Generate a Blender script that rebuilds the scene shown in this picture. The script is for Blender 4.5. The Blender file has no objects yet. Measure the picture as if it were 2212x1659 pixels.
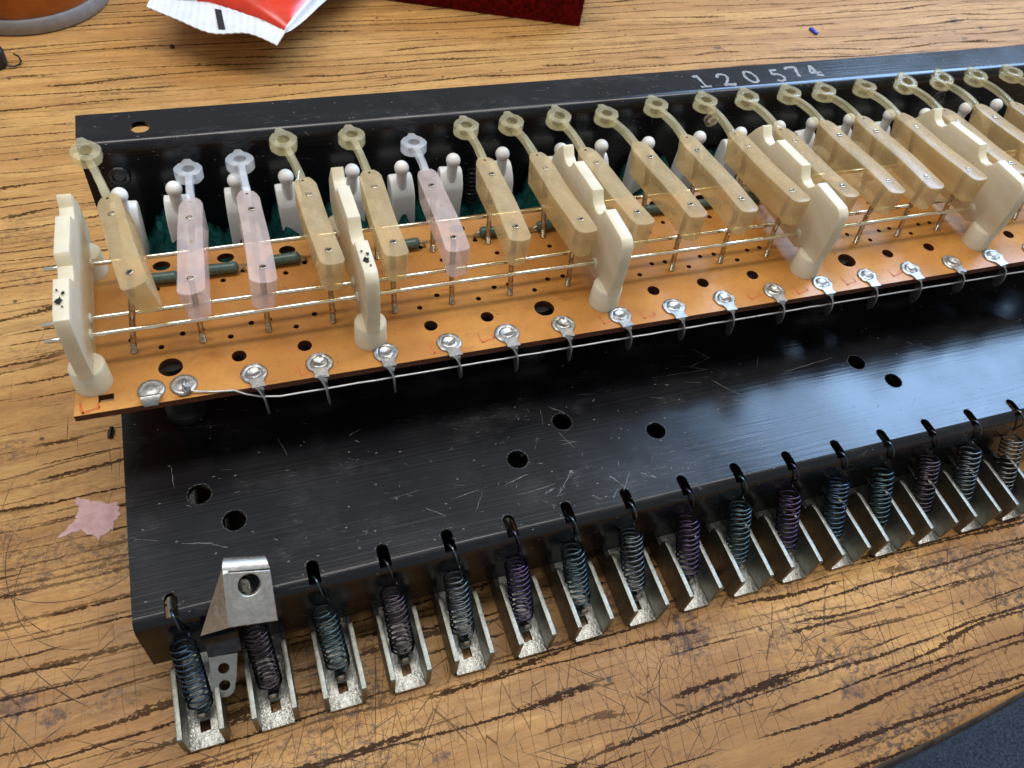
import bpy, bmesh, math, random
from mathutils import Vector, Matrix, Euler

S = 0.001            # everything below is written in millimetres
R = math.radians
rnd = random.Random(7)
scene = bpy.context.scene
COL = scene.collection

# ------------------------------------------------------------------ camera, world, lamps, exposure
cam_d = bpy.data.cameras.new('camera')
cam = bpy.data.objects.new('camera', cam_d); COL.objects.link(cam)
cam.location = (24.92102*S, -74.83764*S, 152.86326*S)
cam.rotation_euler = (0.67218, -0.11873, -0.3166)
cam_d.sensor_fit = 'HORIZONTAL'; cam_d.sensor_width = 36.0
cam_d.lens = 1770.65764/2212*36
cam_d.clip_start = 0.01; cam_d.clip_end = 20
cam_d.dof.use_dof = True; cam_d.dof.focus_distance = 0.205; cam_d.dof.aperture_fstop = 55.0
scene.camera = cam

world = bpy.data.worlds.new('World'); scene.world = world; world.use_nodes = True
bg = world.node_tree.nodes['Background']
bg.inputs['Color'].default_value = (0.92, 0.95, 1.0, 1); bg.inputs['Strength'].default_value = 0.41

def area(name, loc, target, sx, sy, power, color):
    d = bpy.data.lights.new(name, 'AREA'); d.shape = 'RECTANGLE'; d.size = sx; d.size_y = sy
    d.energy = power; d.color = color
    o = bpy.data.objects.new(name, d); COL.objects.link(o); o.location = loc
    v = Vector(target) - Vector(loc)
    o.rotation_euler = v.to_track_quat('-Z', 'Y').to_euler()
    return o
area('ceiling_tube', (0.15, 0.22, 1.25), (0.15, 0.06, 0), 1.6, 0.22, 15.5, (1.0, 0.965, 0.91))
area('window', (1.16, 0.64, 0.95), (0.17, 0.02, 0), 0.62, 0.50, 19.0, (0.38, 0.62, 1.0))

scene.view_settings.view_transform = 'Standard'
scene.view_settings.look = 'None'
scene.view_settings.exposure = 0.02
scene.view_settings.gamma = 1.0
scene.view_settings.use_curve_mapping = False
scene.render.engine = 'CYCLES'
scene.cycles.max_bounces = 10
scene.cycles.transmission_bounces = 8
scene.cycles.use_adaptive_sampling = True
scene.cycles.adaptive_threshold = 0.02
scene.cycles.caustics_reflective = False
scene.cycles.caustics_refractive = False

# ------------------------------------------------------------------ node helper
class NB:
    def __init__(s, name, dim='3D'):
        s.dim = dim
        s.m = bpy.data.materials.new(name); s.m.use_nodes = True
        s.t = s.m.node_tree; s.n = s.t.nodes
        s.b = s.n['Principled BSDF']; s.out = s.n['Material Output']
        tc = s.n.new('ShaderNodeTexCoord'); s.obj = tc.outputs['Object']
    def link(s, a, b): s.t.links.new(a, b)
    def put(s, sock, v):
        if isinstance(v, bpy.types.NodeSocket): s.link(v, sock)
        elif v is not None:
            if sock.type == 'RGBA' and len(v) == 3: v = (*v, 1)
            sock.default_value = v
    def set(s, **kw):
        for k, v in kw.items(): s.put(s.b.inputs[k.replace('_', ' ')], v)
    def math(s, op, a, b=None, c=None, clamp=False):
        n = s.n.new('ShaderNodeMath'); n.operation = op; n.use_clamp = clamp
        s.put(n.inputs[0], a)
        if b is not None: s.put(n.inputs[1], b)
        if c is not None: s.put(n.inputs[2], c)
        return n.outputs[0]
    def map(s, vec, scale=(1, 1, 1), rot=(0, 0, 0), loc=(0, 0, 0)):
        n = s.n.new('ShaderNodeMapping'); s.put(n.inputs['Vector'], vec)
        n.inputs['Scale'].default_value = scale; n.inputs['Rotation'].default_value = rot; n.inputs['Location'].default_value = loc
        return n.outputs[0]
    def noise(s, vec, scale=1, detail=3, rough=.55, dist=0):
        n = s.n.new('ShaderNodeTexNoise'); n.noise_dimensions = s.dim; s.put(n.inputs['Vector'], vec)
        n.inputs['Scale'].default_value = scale; n.inputs['Detail'].default_value = detail
        n.inputs['Roughness'].default_value = rough; n.inputs['Distortion'].default_value = dist
        return n.outputs['Fac']
    def vor(s, vec, scale=1, feature='F1', out='Distance', rand=1):
        n = s.n.new('ShaderNodeTexVoronoi'); n.voronoi_dimensions = s.dim; n.feature = feature; s.put(n.inputs['Vector'], vec)
        n.inputs['Scale'].default_value = scale; n.inputs['Randomness'].default_value = rand
        return n.outputs[out]
    def white(s, vec):
        n = s.n.new('ShaderNodeTexWhiteNoise'); n.noise_dimensions = '3D'; s.put(n.inputs['Vector'], vec); return n.outputs['Value']
    def step(s, v, lo, hi):           # smoothstep lo..hi -> 0..1
        n = s.n.new('ShaderNodeMapRange'); n.interpolation_type = 'SMOOTHSTEP'; s.put(n.inputs['Value'], v)
        s.put(n.inputs['From Min'], lo); s.put(n.inputs['From Max'], hi); return n.outputs[0]
    def rng(s, v, a, b, c, d):
        n = s.n.new('ShaderNodeMapRange'); s.put(n.inputs['Value'], v)
        for k, x in zip(('From Min', 'From Max', 'To Min', 'To Max'), (a, b, c, d)): s.put(n.inputs[k], x)
        return n.outputs[0]
    def mix(s, f, a, b, mode='MIX'):
        n = s.n.new('ShaderNodeMix'); n.data_type = 'RGBA'; n.blend_type = mode
        s.put(n.inputs[0], f); s.put(n.inputs[6], a); s.put(n.inputs[7], b); return n.outputs[2]
    def xyz(s, vec):
        n = s.n.new('ShaderNodeSeparateXYZ'); s.put(n.inputs[0], vec); return n.outputs
    def comb(s, x, y, z):
        n = s.n.new('ShaderNodeCombineXYZ'); s.put(n.inputs[0], x); s.put(n.inputs[1], y); s.put(n.inputs[2], z); return n.outputs[0]
    def bump(s, h, strength=.3, dist=.0003, normal=None):
        n = s.n.new('ShaderNodeBump'); n.inputs['Strength'].default_value = strength; n.inputs['Distance'].default_value = dist
        s.put(n.inputs['Height'], h)
        if normal is not None: s.put(n.inputs['Normal'], normal)
        return n.outputs[0]
    def random(s):
        n = s.n.new('ShaderNodeObjectInfo'); return n.outputs['Random']

def mm(nb): return nb.map(nb.obj, (1000, 1000, 1000))

# ------------------------------------------------------------------ materials
def mat_wood():
    b = NB('bench_wood', '2D'); p = mm(b); x, y, z = b.xyz(p)
    w1 = b.noise(b.map(p, (.0035, .016, 0)), 1, 2)
    w2 = b.noise(b.map(p, (.035, .25, 0)), 1, 3)
    yw = b.math('ADD', y, b.math('MULTIPLY', w1, 22)); yw = b.math('ADD', yw, b.math('MULTIPLY', w2, 1.8))
    near = b.rng(y, -70, 120, 1, 0)                       # heavy wear at the edge where people work
    tone = b.noise(b.map(p, (.006, .10, 0)), 1, 4, .6)
    fib = b.noise(b.map(b.comb(x, yw, 0), (.06, 1.1, 0)), 1, 5, .7)
    c = b.mix(b.step(tone, .3, .7), (.44, .218, .062), (.60, .335, .108))
    c = b.mix(b.math('MULTIPLY', b.step(fib, .42, .8), .55), c, (.38, .185, .055))
    band = b.noise(b.map(b.comb(x, yw, 0), (.004, .22, 0)), 1, 2)
    c = b.mix(b.math('MULTIPLY', b.step(band, .52, .7), .35), c, (.36, .17, .045))
    mot = b.noise(b.map(p, (.10, .30, 0), loc=(17, 3, 0)), 1, 4, .7)
    c = b.mix(b.math('MULTIPLY', b.step(mot, .44, .70), .42), c, (.30, .145, .046))
    c = b.mix(b.math('MULTIPLY', b.step(b.noise(b.map(p, (.35, 2.6, 0), loc=(1, 5, 0)), 1, 2, .6), .50, .72), .45), c, (.27, .125, .038))
    def lines(pitch, seed, thr, wid, warp):
        t = b.math('ADD', b.math('DIVIDE', b.math('ADD', yw, b.math('MULTIPLY', b.noise(b.map(p, (.008, .09, 0), loc=(seed, seed, 0)), 1, 2), warp)), pitch), seed)
        fl = b.math('FLOOR', t); d = b.math('ABSOLUTE', b.math('SUBTRACT', b.math('FRACT', t), .5))
        pres = b.noise(b.comb(b.math('MULTIPLY', x, .016), b.math('ADD', b.math('MULTIPLY', fl, 7.31), seed*3), 0), 1, 2, .65)
        jag = b.noise(b.comb(b.math('MULTIPLY', x, .7), b.math('MULTIPLY', y, 1.4), 0), 1, 2, .75)
        pr = b.step(pres, thr, thr+.12)
        w = b.math('MULTIPLY', b.math('MULTIPLY', pr, wid/pitch), b.rng(jag, .3, .7, .15, 1.5))
        return b.math('MULTIPLY', b.math('SUBTRACT', 1, b.step(d, b.math('MULTIPLY', w, .75), b.math('ADD', b.math('MULTIPLY', w, 1.15), .002))), pr, clamp=True)
    l1 = lines(5.2, 3.3, .38, .42, 8.0); l2 = lines(2.9, 8.1, .46, .24, 6.0); l3 = lines(6.4, 1.7, .42, .52, 9.0)
    l3 = b.math('MULTIPLY', l3, b.rng(near, .25, .75, .25, 1))
    crack = b.math('MAXIMUM', b.math('MAXIMUM', l1, b.math('MULTIPLY', l2, .7)), l3)
    # crazed varnish and knife cuts
    def cuts(rot, sx, sy, seed, thr, wid):
        q = b.map(b.map(p, (1, 1, 0), rot=(0, 0, R(rot)), loc=(seed, seed*2, 0)), (sx, sy, 0))
        q = b.map(q, (1, 1, 0))
        d = b.vor(q, 1, 'DISTANCE_TO_EDGE')
        m = b.noise(b.map(p, (.02, .02, 0), loc=(seed*5, 0, 0)), 1, 2)
        return b.math('MULTIPLY', b.math('SUBTRACT', 1, b.step(d, 0, wid)), b.step(m, thr, thr+.1))
    k = cuts(8, .30, .055, 2, .44, .030)
    craze = b.math('MULTIPLY', b.math('SUBTRACT', 1, b.step(b.vor(b.map(p, (.42, .36, 0)), 1, 'DISTANCE_TO_EDGE'), 0, .045)), b.step(b.noise(b.map(p, (.018, .03, 0), loc=(5, 9, 0)), 1, 3), .46, .62))
    k = b.math('MAXIMUM', k, craze)
    km = b.math('MULTIPLY', k, b.rng(y, -60, 90, 1.0, .0))
    km = b.math('MAXIMUM', km, 0)
    # worn, dirt-darkened varnish near the working edge
    dn = b.noise(b.map(p, (.016, .05, 0), loc=(9, 2, 0)), 1, 5, .65)
    c = b.mix(b.math('MULTIPLY', b.math('MULTIPLY', b.step(dn, .36, .60), b.rng(y, -70, 110, 1.0, .0)), .82, clamp=True), c, (.225, .103, .032))
    c = b.mix(b.math('MULTIPLY', crack, .93), c, b.mix(near, (.060, .027, .010), (.012, .008, .009)))
    c = b.mix(km, c, (.065, .03, .014))
    # grime
    g = b.step(b.noise(b.map(p, (.025, .045, 0), loc=(31, 4, 0)), 1, 5, .7), .49, .66)
    g2 = b.step(b.noise(b.map(p, (.55, .8, 0), loc=(3, 4, 0)), 1, 3, .75), .44, .60)
    c = b.mix(b.math('MULTIPLY', b.math('MULTIPLY', g, g2), b.rng(y, -60, 260, .85, .15)), c, (.055, .032, .024))
    # ink blots and dents seen at fixed places
    sn = b.math('SUBTRACT', b.noise(b.map(p, (.5, .5, 0)), 1, 3, .7), .5)
    for (sx, sy, r) in ((375, 222, 4.6), (385, 214, 2.6), (369, 206, 2.6), (367, 212, 1.8), (221, 180, 4.2), (224, 190, 3.0),
                        (237, 212, 3.5), (106, -26, 7), (137, -47, 4), (-28.7, 25, 2.4), (-33, -2, 5), (-26, -6, 3), (45, -35, 2.0)):
        dv = b.math('POWER', b.math('ADD', b.math('POWER', b.math('SUBTRACT', x, sx), 2), b.math('POWER', b.math('MULTIPLY', b.math('SUBTRACT', y, sy), 1.25), 2)), .5)
        dv = b.math('ADD', dv, b.math('MULTIPLY', sn, r*1.7))
        c = b.mix(b.math('MULTIPLY', b.math('MULTIPLY', b.math('SUBTRACT', 1, b.step(dv, r*.35, r)), b.rng(sn, -.15, .15, .95, .35), clamp=True), .85), c, (.035, .02, .026))
    # specks
    vd = b.vor(b.map(p, (.085, .085, 0)), 1); vc = b.white(b.vor(b.map(p, (.085, .085, 0)), 1, 'F1', 'Color'))
    sp = b.math('MULTIPLY', b.math('SUBTRACT', 1, b.step(vd, .03, .065)), b.math('GREATER_THAN', vc, .86))
    c = b.mix(b.math('MULTIPLY', sp, .85), c, (.03, .018, .01))
    b.set(Base_Color=c, Roughness=b.rng(fib, .3, .7, .38, .62))
    b.put(b.b.inputs['Specular IOR Level'], b.rng(b.math('MAXIMUM', crack, km), 0, 1, .34, .03))
    b.set(Normal=b.bump(b.noise(b.map(p, (.12, 1.3, 0)), 1, 2, .6), .35, .00012))
    return b.m

def mat_simple(name, col, rough=.5, metal=0, var=.15, vs=.3, bump=.1, bs=2.0, bd=.0001, spec=None, col2=None, **kw):
    b = NB(name); p = mm(b)
    n = b.noise(p, vs, 4, .6)
    c2 = col2 or tuple(v*(1-var*2) for v in col)
    b.set(Base_Color=b.mix(b.step(n, .3, .7), c2, col), Metallic=float(metal), Roughness=b.rng(b.noise(p, vs*2.3, 3), .3, .7, rough*.8, min(1, rough*1.2)))
    if bump: b.set(Normal=b.bump(b.noise(p, bs, 4, .6), bump, bd))
    if spec is not None: b.b.inputs['Specular IOR Level'].default_value = spec
    for k, v in kw.items(): b.put(b.b.inputs[k.replace('_', ' ')], v)
    return b.m

def mat_black():
    b = NB('black_enamel', '2D'); p = mm(b); x, y, z = b.xyz(p); p = b.comb(x, b.math('ADD', y, z), 0)
    brush = b.noise(b.map(p, (.035, 1.3, .9)), 1, 2, .55)
    big = b.noise(p, .035, 3)
    fine = b.noise(b.map(p, (.25, 2.6, 2.6)), 1, 3, .6)
    wear = b.step(b.noise(b.map(p, (.05, .08, .08), loc=(11, 3, 0)), 1, 4, .65), .5, .72)
    c = b.mix(wear, (.004, .0045, .006), (.013, .013, .015))
    # hairline scratches and chips
    def sc(rot, sx, sy, seed, thr, wid):
        q = b.map(b.map(p, (1, 1, 0), rot=(0, 0, R(rot)), loc=(seed, seed, 0)), (sx, sy, 0))
        d = b.vor(q, 1, 'DISTANCE_TO_EDGE')
        return b.math('MULTIPLY', b.math('SUBTRACT', 1, b.step(d, 0, wid)), b.step(b.noise(b.map(p, (.06, .08, .08), loc=(seed*3, 1, 2)), 1, 4, .7), thr, thr+.07))
    s = b.math('MAXIMUM', sc(12, .025, .22, 3, .60, .012), sc(-50, .03, .16, 6, .64, .010))
    s = b.math('MAXIMUM', s, sc(55, .04, .2, 9, .66, .010))
    v = b.map(p, (.16, .30, .3)); vd = b.vor(v, 1); vr = b.white(b.vor(v, 1, 'F1', 'Color'))
    fl = b.math('MULTIPLY', b.math('SUBTRACT', 1, b.step(vd, .02, .055)), b.math('GREATER_THAN', vr, .80))
    s = b.math('MAXIMUM', b.math('MULTIPLY', s, .5), b.math('MULTIPLY', fl, .8))
    dust = b.math('MULTIPLY', b.step(fine, .58, .75), b.math('MULTIPLY', wear, .22))
    s2 = b.math('MAXIMUM', s, dust)
    c = b.mix(b.math('MULTIPLY', s2, .7), c, (.24, .23, .215))
    b.set(Base_Color=c, Roughness=b.math('ADD', b.rng(big, .3, .7, .19, .28), b.math('MULTIPLY', s2, .4)))
    b.b.inputs['Specular IOR Level'].default_value = .42
    b.set(Normal=b.bump(brush, .7, .00004))
    return b.m

def mat_board():
    b = NB('phenolic_board'); p = mm(b)
    n = b.noise(p, .05, 4, .6); f = b.noise(b.map(p, (.7, .7, .7)), 1, 5, .7)
    c = b.mix(b.step(n, .35, .68), (.46, .19, .038), (.60, .28, .065))
    c = b.mix(b.math('MULTIPLY', b.step(f, .48, .72), .38), c, (.36, .12, .020))
    st = b.step(b.noise(b.map(p, (.05, .09, .1), loc=(4, 7, 1)), 1, 4, .7), .56, .72)
    c = b.mix(b.math('MULTIPLY', st, .5), c, (.28, .085, .014))
    sp = b.step(b.noise(b.map(p, (1.1, 1.1, 1)), 1, 2), .70, .78)
    c = b.mix(b.math('MULTIPLY', sp, .7), c, (.12, .04, .012))
    b.set(Base_Color=c, Roughness=b.rng(f, .3, .7, .30, .42), Normal=b.bump(f, .05, .0001))
    return b.m

def mat_plastic(name, col, col2, clear, rough, sss=.5, rad=.0035, tint=(1, 1, 1), var=.3, grime=.0):
    """cloudy moulded plastic: a scattering body that lets part of the light straight through"""
    b = NB(name); p = mm(b); r = b.random()
    n = b.noise(b.map(p, (.22, .10, .22)), 1, 2, .5); f = b.noise(p, .9, 4, .65)
    c = b.mix(b.step(n, .32, .70), col2, col)
    c = b.mix(b.math('MULTIPLY', r, var), c, tuple(v*w for v, w in zip(col, (.86, .76, .62))))
    c = b.mix(b.math('MULTIPLY', b.step(f, .66, .80), grime), c, tuple(v*.5 for v in col2))
    b.set(Base_Color=c, Roughness=b.rng(f, .3, .7, rough*.75, rough*1.35), IOR=1.46, Normal=b.bump(n, .35, .00015))
    if sss:
        b.set(Subsurface_Weight=sss, Subsurface_Radius=(1.0, .72, .35), Subsurface_Scale=rad); b.b.subsurface_method = 'BURLEY'
    if clear:
        t = b.n.new('ShaderNodeBsdfTransparent'); t.inputs['Color'].default_value = (*tint, 1)
        m = b.n.new('ShaderNodeMixShader'); b.put(m.inputs[0], b.rng(n, .3, .7, clear*1.15, clear*.85))
        b.link(b.b.outputs[0], m.inputs[1]); b.link(t.outputs[0], m.inputs[2]); b.link(m.outputs[0], b.out.inputs['Surface'])
    return b.m

WOOD = mat_wood(); BLACK = mat_black(); BOARD = mat_board()
BOARD_EDGE = mat_simple('board_edge', (.13, .035, .012), .6, var=.25, vs=1.0)
AMBER = mat_plastic('amber_plastic', (.68, .545, .335), (.63, .49, .28), .48, .24, .4, .004, (1.0, .90, .66))
AMBER_EYE = mat_plastic('amber_plastic_thin', (.74, .69, .50), (.68, .62, .42), .66, .10, .0, .002, (1.0, .96, .80))
PINK = mat_plastic('pink_plastic', (.76, .67, .635), (.74, .605, .575), .58, .20, .0, .004, (1.0, .92, .87))
CLEAR = mat_plastic('clear_plastic', (.86, .88, .90), (.78, .80, .83), .62, .12, .0, .002, (1, 1, 1), .1)
CREAM = mat_plastic('cream_plastic', (.82, .76, .60), (.76, .69, .50), .14, .34, .4, .003, (1, .9, .7), .25, .45)
IVORY = mat_plastic('ivory_plastic', (.92, .91, .88), (.88, .87, .84), .0, .30, .0, .002, (1, 1, 1), .08)
STEEL = mat_simple('plated_steel', (.42, .42, .38), .36, 1, var=.10, vs=.8, bump=.35, bs=2.2, bd=.0001)
STEEL_SHADED = mat_simple('shaded_plated_steel', (.26, .26, .225), .44, 1, var=.14, vs=.6, bump=.5, bs=3.0, bd=.00012)  # lever walls: shade on upright faces put into a darker steel colour
TIN = mat_simple('tinned_brass', (.47, .47, .46), .42, 1, var=.16, vs=1.2, bump=.35, bs=1.8, bd=.0001)
ROD = mat_simple('silver_rod', (.86, .83, .74), .15, 1, var=.10, vs=.5, bump=.08, bs=2, col2=(.76, .68, .48))
BRASS = mat_simple('tarnished_brass', (.60, .50, .36), .26, 1, var=.25, vs=1.0, bump=.15, bs=2)
ZINC = mat_simple('zinc_plate', (.58, .56, .50), .48, 1, var=.12, vs=.8, bump=.5, bs=2.4, bd=.0001)
WIRE = mat_simple('tinned_wire', (.95, .94, .92), .32, 1, var=.06)
STEEL_LIT = mat_simple('lit_spangled_steel', (.58, .575, .53), .34, 1, var=.22, vs=1.1, bump=1, bs=1.6, bd=.00025)  # lever floors and tabs: same steel, lightened as if lit from above
DARK = mat_simple('dark_steel', (.07, .07, .075), .30, .9, var=.2, vs=1)
RUBBER = mat_simple('black_rubber', (.012, .012, .012), .45, 0)
FELT = mat_simple('green_felt', (.012, .105, .10), .95, 0, var=.3, vs=.6, bump=1, bs=2.0, bd=.0008, spec=.1)
RESISTOR = mat_simple('resistor_enamel', (.095, .165, .145), .35, 0, var=.2, vs=.8, bump=.2, bs=1.5)
PRINT = mat_simple('white_print', (.34, .35, .36), .6, 0, var=.25, vs=1.3, bump=0)
SCRATCH = mat_simple('bare_scratch', (.15, .145, .14), .6, 0, var=.3, vs=1.5, bump=0)
REDINK = mat_simple('red_ink', (.55, .10, .022), .5, 0, var=.2, vs=1.4, bump=0, col2=(.50, .17, .03))
CARPET = mat_simple('carpet', (.075, .095, .125), .95, 0, var=.3, vs=.42, bump=1, bs=.5, bd=.002, col2=(.008, .012, .020))
TABLE_EDGE = mat_simple('worn_edge', (.10, .075, .05), .42, 0, var=.35, vs=.25, bump=.3, bs=.8)
SPRING_M = {}
for nm, col in (('blue', (.060, .11, .17)), ('teal', (.07, .125, .145)), ('purple', (.080, .055, .125)), ('plum', (.085, .065, .085)),
                ('slate', (.13, .16, .18)), ('grey', (.20, .19, .175))):
    SPRING_M[nm] = mat_simple('spring_'+nm, tuple(v*.95+.02 for v in col), .30, 1, var=.2, vs=1.2, bump=.1)

# ------------------------------------------------------------------ mesh helpers
def mesh(name, vs, fs, smooth=None, T=None):
    if T is not None: vs = [T @ Vector(v) for v in vs]
    m = bpy.data.meshes.new(name); m.from_pydata([(v[0]*S, v[1]*S, v[2]*S) for v in vs], [], fs); m.update()
    bm = bmesh.new(); bm.from_mesh(m); bmesh.ops.recalc_face_normals(bm, faces=bm.faces); bm.to_mesh(m); bm.free()
    if smooth is not None:
        m.polygons.foreach_set('use_smooth', [True]*len(m.polygons))
        m.set_sharp_from_angle(angle=R(smooth))
    return m
def obj(name, me, mat=None, parent=None, loc=None):
    o = bpy.data.objects.new(name, me); COL.objects.link(o)
    if mat is not None:
        if not me.materials: me.materials.append(mat)
        elif me.materials[0] is not mat:
            o.material_slots[0].link = 'OBJECT'; o.material_slots[0].material = mat
    if parent is not None: o.parent = parent
    if loc: o.location = Vector(loc)*S
    return o
def tag(o, label=None, cat=None, group=None, kind=None):
    if label: o['label'] = label
    if cat: o['category'] = cat
    if group: o['group'] = group
    if kind: o['kind'] = kind
    return o
def empty(name, loc=(0, 0, 0), label=None, cat=None, group=None):
    o = bpy.data.objects.new(name, None); COL.objects.link(o); o.location = Vector(loc)*S
    o.empty_display_size = .002
    return tag(o, label, cat, group)
class MB:                                    # collects shapes into one mesh
    def __init__(s): s.v = []; s.f = []
    def add(s, vs, fs, T=None):
        n = len(s.v); s.v += [tuple(T @ Vector(v)) if T is not None else tuple(v) for v in vs]
        s.f += [tuple(i+n for i in f) for f in fs]; return s
    def box(s, a, b, T=None):
        x0, y0, z0 = a; x1, y1, z1 = b
        return s.add([(x0,y0,z0),(x1,y0,z0),(x1,y1,z0),(x0,y1,z0),(x0,y0,z1),(x1,y0,z1),(x1,y1,z1),(x0,y1,z1)],
              [(0,3,2,1),(4,5,6,7),(0,1,5,4),(1,2,6,5),(2,3,7,6),(3,0,4,7)], T)
    def tube(s, pts, r, seg=8, caps=True):
        pts = [Vector(p) for p in pts]; n = len(pts); rr = r if hasattr(r, '__len__') else [r]*n
        t0 = (pts[1]-pts[0]).normalized(); up = Vector((0, 0, 1)) if abs(t0.z) < .9 else Vector((1, 0, 0))
        u = t0.cross(up).normalized(); vs = []; fs = []
        for i, p in enumerate(pts):
            t = (pts[min(i+1, n-1)]-pts[max(i-1, 0)]).normalized()
            u = (u - t*u.dot(t)).normalized(); w = t.cross(u)
            for j in range(seg):
                a = 2*math.pi*j/seg; vs.append(p + (u*math.cos(a)+w*math.sin(a))*rr[i])
        for i in range(n-1):
            for j in range(seg):
                a = i*seg+j; b = i*seg+(j+1) % seg; fs.append((a, b, b+seg, a+seg))
        if caps: fs += [tuple(range(seg-1, -1, -1)), tuple((n-1)*seg+j for j in range(seg))]
        return s.add(vs, fs)
    def lathe(s, prof, seg=24, T=None, cap=True):
        vs = []; fs = []; n = len(prof)
        for r, z in prof:
            for j in range(seg):
                a = 2*math.pi*j/seg; vs.append((r*math.cos(a), r*math.sin(a), z))
        for i in range(n-1):
            for j in range(seg):
                a = i*seg+j; b = i*seg+(j+1) % seg; fs.append((a, b, b+seg, a+seg))
        if cap: fs += [tuple(range(seg-1, -1, -1)), tuple((n-1)*seg+j for j in range(seg))]
        return s.add(vs, fs, T)
    def mesh(s, name, smooth=40): return mesh(name, s.v, s.f, smooth)

def plate(name, outline, holes=(), t=1.0, bevel=0, res=2, T=None, smooth=35, fn=None):
    """flat plate, outline in XY, z from 0 to t; T moves it, fn bends it"""
    cu = bpy.data.curves.new('tmp', 'CURVE'); cu.dimensions = '2D'; cu.fill_mode = 'BOTH'
    cu.extrude = max(t/2-bevel, 1e-4); cu.bevel_depth = bevel; cu.bevel_resolution = res; cu.offset = -bevel
    for pl in [outline]+list(holes):
        sp = cu.splines.new('POLY'); sp.points.add(len(pl)-1); sp.use_cyclic_u = True
        for q, (x, y) in zip(sp.points, pl): q.co = (x, y, 0, 1)
    o = bpy.data.objects.new('tmp', cu); COL.objects.link(o)
    me = bpy.data.meshes.new_from_object(o.evaluated_get(bpy.context.evaluated_depsgraph_get()))
    bpy.data.objects.remove(o); bpy.data.curves.remove(cu)
    vs = [(v.co.x, v.co.y, v.co.z+t/2) for v in me.vertices]; fs = [tuple(p.vertices) for p in me.polygons]
    bpy.data.meshes.remove(me)
    if fn: vs = [fn(*v) for v in vs]
    m = mesh(name, vs, fs, None, T)
    bm = bmesh.new(); bm.from_mesh(m); bmesh.ops.remove_doubles(bm, verts=bm.verts, dist=1e-6)
    bmesh.ops.recalc_face_normals(bm, faces=bm.faces); bm.to_mesh(m); bm.free()
    m.polygons.foreach_set('use_smooth', [True]*len(m.polygons)); m.set_sharp_from_angle(angle=R(smooth))
    return m
def circle(cx, cy, r, n=20, j=0, ry=None):
    return [(cx+(r+rnd.uniform(-j, j))*math.cos(2*math.pi*i/n), cy+((ry or r)+rnd.uniform(-j, j))*math.sin(2*math.pi*i/n)) for i in range(n)]
def beveled(me, w, seg=2):
    bm = bmesh.new(); bm.from_mesh(me); bmesh.ops.bevel(bm, geom=bm.edges[:]+bm.verts[:], offset=w*S, segments=seg, affect='EDGES', profile=.5)
    bm.to_mesh(me); bm.free(); me.polygons.foreach_set('use_smooth', [True]*len(me.polygons)); me.set_sharp_from_angle(angle=R(50)); return me
def frame(o, xaxis, yaxis, zaxis):
    return Matrix(((xaxis[0], yaxis[0], zaxis[0], o[0]), (xaxis[1], yaxis[1], zaxis[1], o[1]), (xaxis[2], yaxis[2], zaxis[2], o[2]), (0, 0, 0, 1)))
def ribbon(mb, pts, ws, z):
    vs = []; fs = []; n = len(pts)
    for i, (x, y) in enumerate(pts):
        a = Vector(pts[max(i-1, 0)]); c = Vector(pts[min(i+1, n-1)]); d = (c-a).normalized() if (c-a).length else Vector((1, 0))
        w = ws[i] if hasattr(ws, '__len__') else ws
        vs += [(x-d.y*w/2, y+d.x*w/2, z), (x+d.y*w/2, y-d.x*w/2, z)]
    for i in range(n-1): fs.append((2*i, 2*i+1, 2*i+3, 2*i+2))
    mb.add(vs, fs)
def arc(cx, cy, r, a0, a1, n, ry=None): return [(cx+r*math.cos(R(a0+(a1-a0)*i/n)), cy+(ry or r)*math.sin(R(a0+(a1-a0)*i/n))) for i in range(n+1)]
ORD = ['first', 'second', 'third', 'fourth', 'fifth', 'sixth', 'seventh', 'eighth', 'ninth', 'tenth', 'eleventh', 'twelfth', 'thirteenth',
       'fourteenth', 'fifteenth', 'sixteenth', 'seventeenth', 'eighteenth', 'nineteenth', 'twentieth']

# ------------------------------------------------------------------ the setting: bench top and floor
TZ = -24.05
edge = [(-200, -74), (-60, -70.5), (40, -67), (100, -63.6), (128, -61.9), (148, -60.7), (163, -59.5), (179, -57.7), (200, -54.8), (230, -49.5), (270, -41), (330, -25), (400, -3), (480, 28), (640, 100)]
def bench():
    prof = [(0, 0), (.5, .12), (1.2, .55), (1.9, 1.4), (2.3, 2.6), (2.4, 5), (2.4, 28)]       # (out, down)
    vs = []; fs = []; n = len(edge)
    vs += [(x, 420, TZ) for x, y in edge]
    for o, d in prof:
        for i, (x, y) in enumerate(edge):
            a = Vector(edge[max(i-1, 0)]); c = Vector(edge[min(i+1, n-1)]); t = (c-a).normalized()
            vs.append((x+t.y*o, y-t.x*o, TZ-d))
    rows = len(prof)+1
    for r in range(rows-1):
        for i in range(n-1): fs.append((r*n+i, r*n+i+1, (r+1)*n+i+1, (r+1)*n+i))
    m = mesh('bench_top', vs, fs, 60)
    m.materials.append(WOOD); m.materials.append(TABLE_EDGE)
    for k, p in enumerate(m.polygons):
        if p.center.z < (TZ-.5)*S: p.material_index = 1
    o = obj('bench_top', m); o['kind'] = 'structure'
    return o
bt_ = bench()
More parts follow.
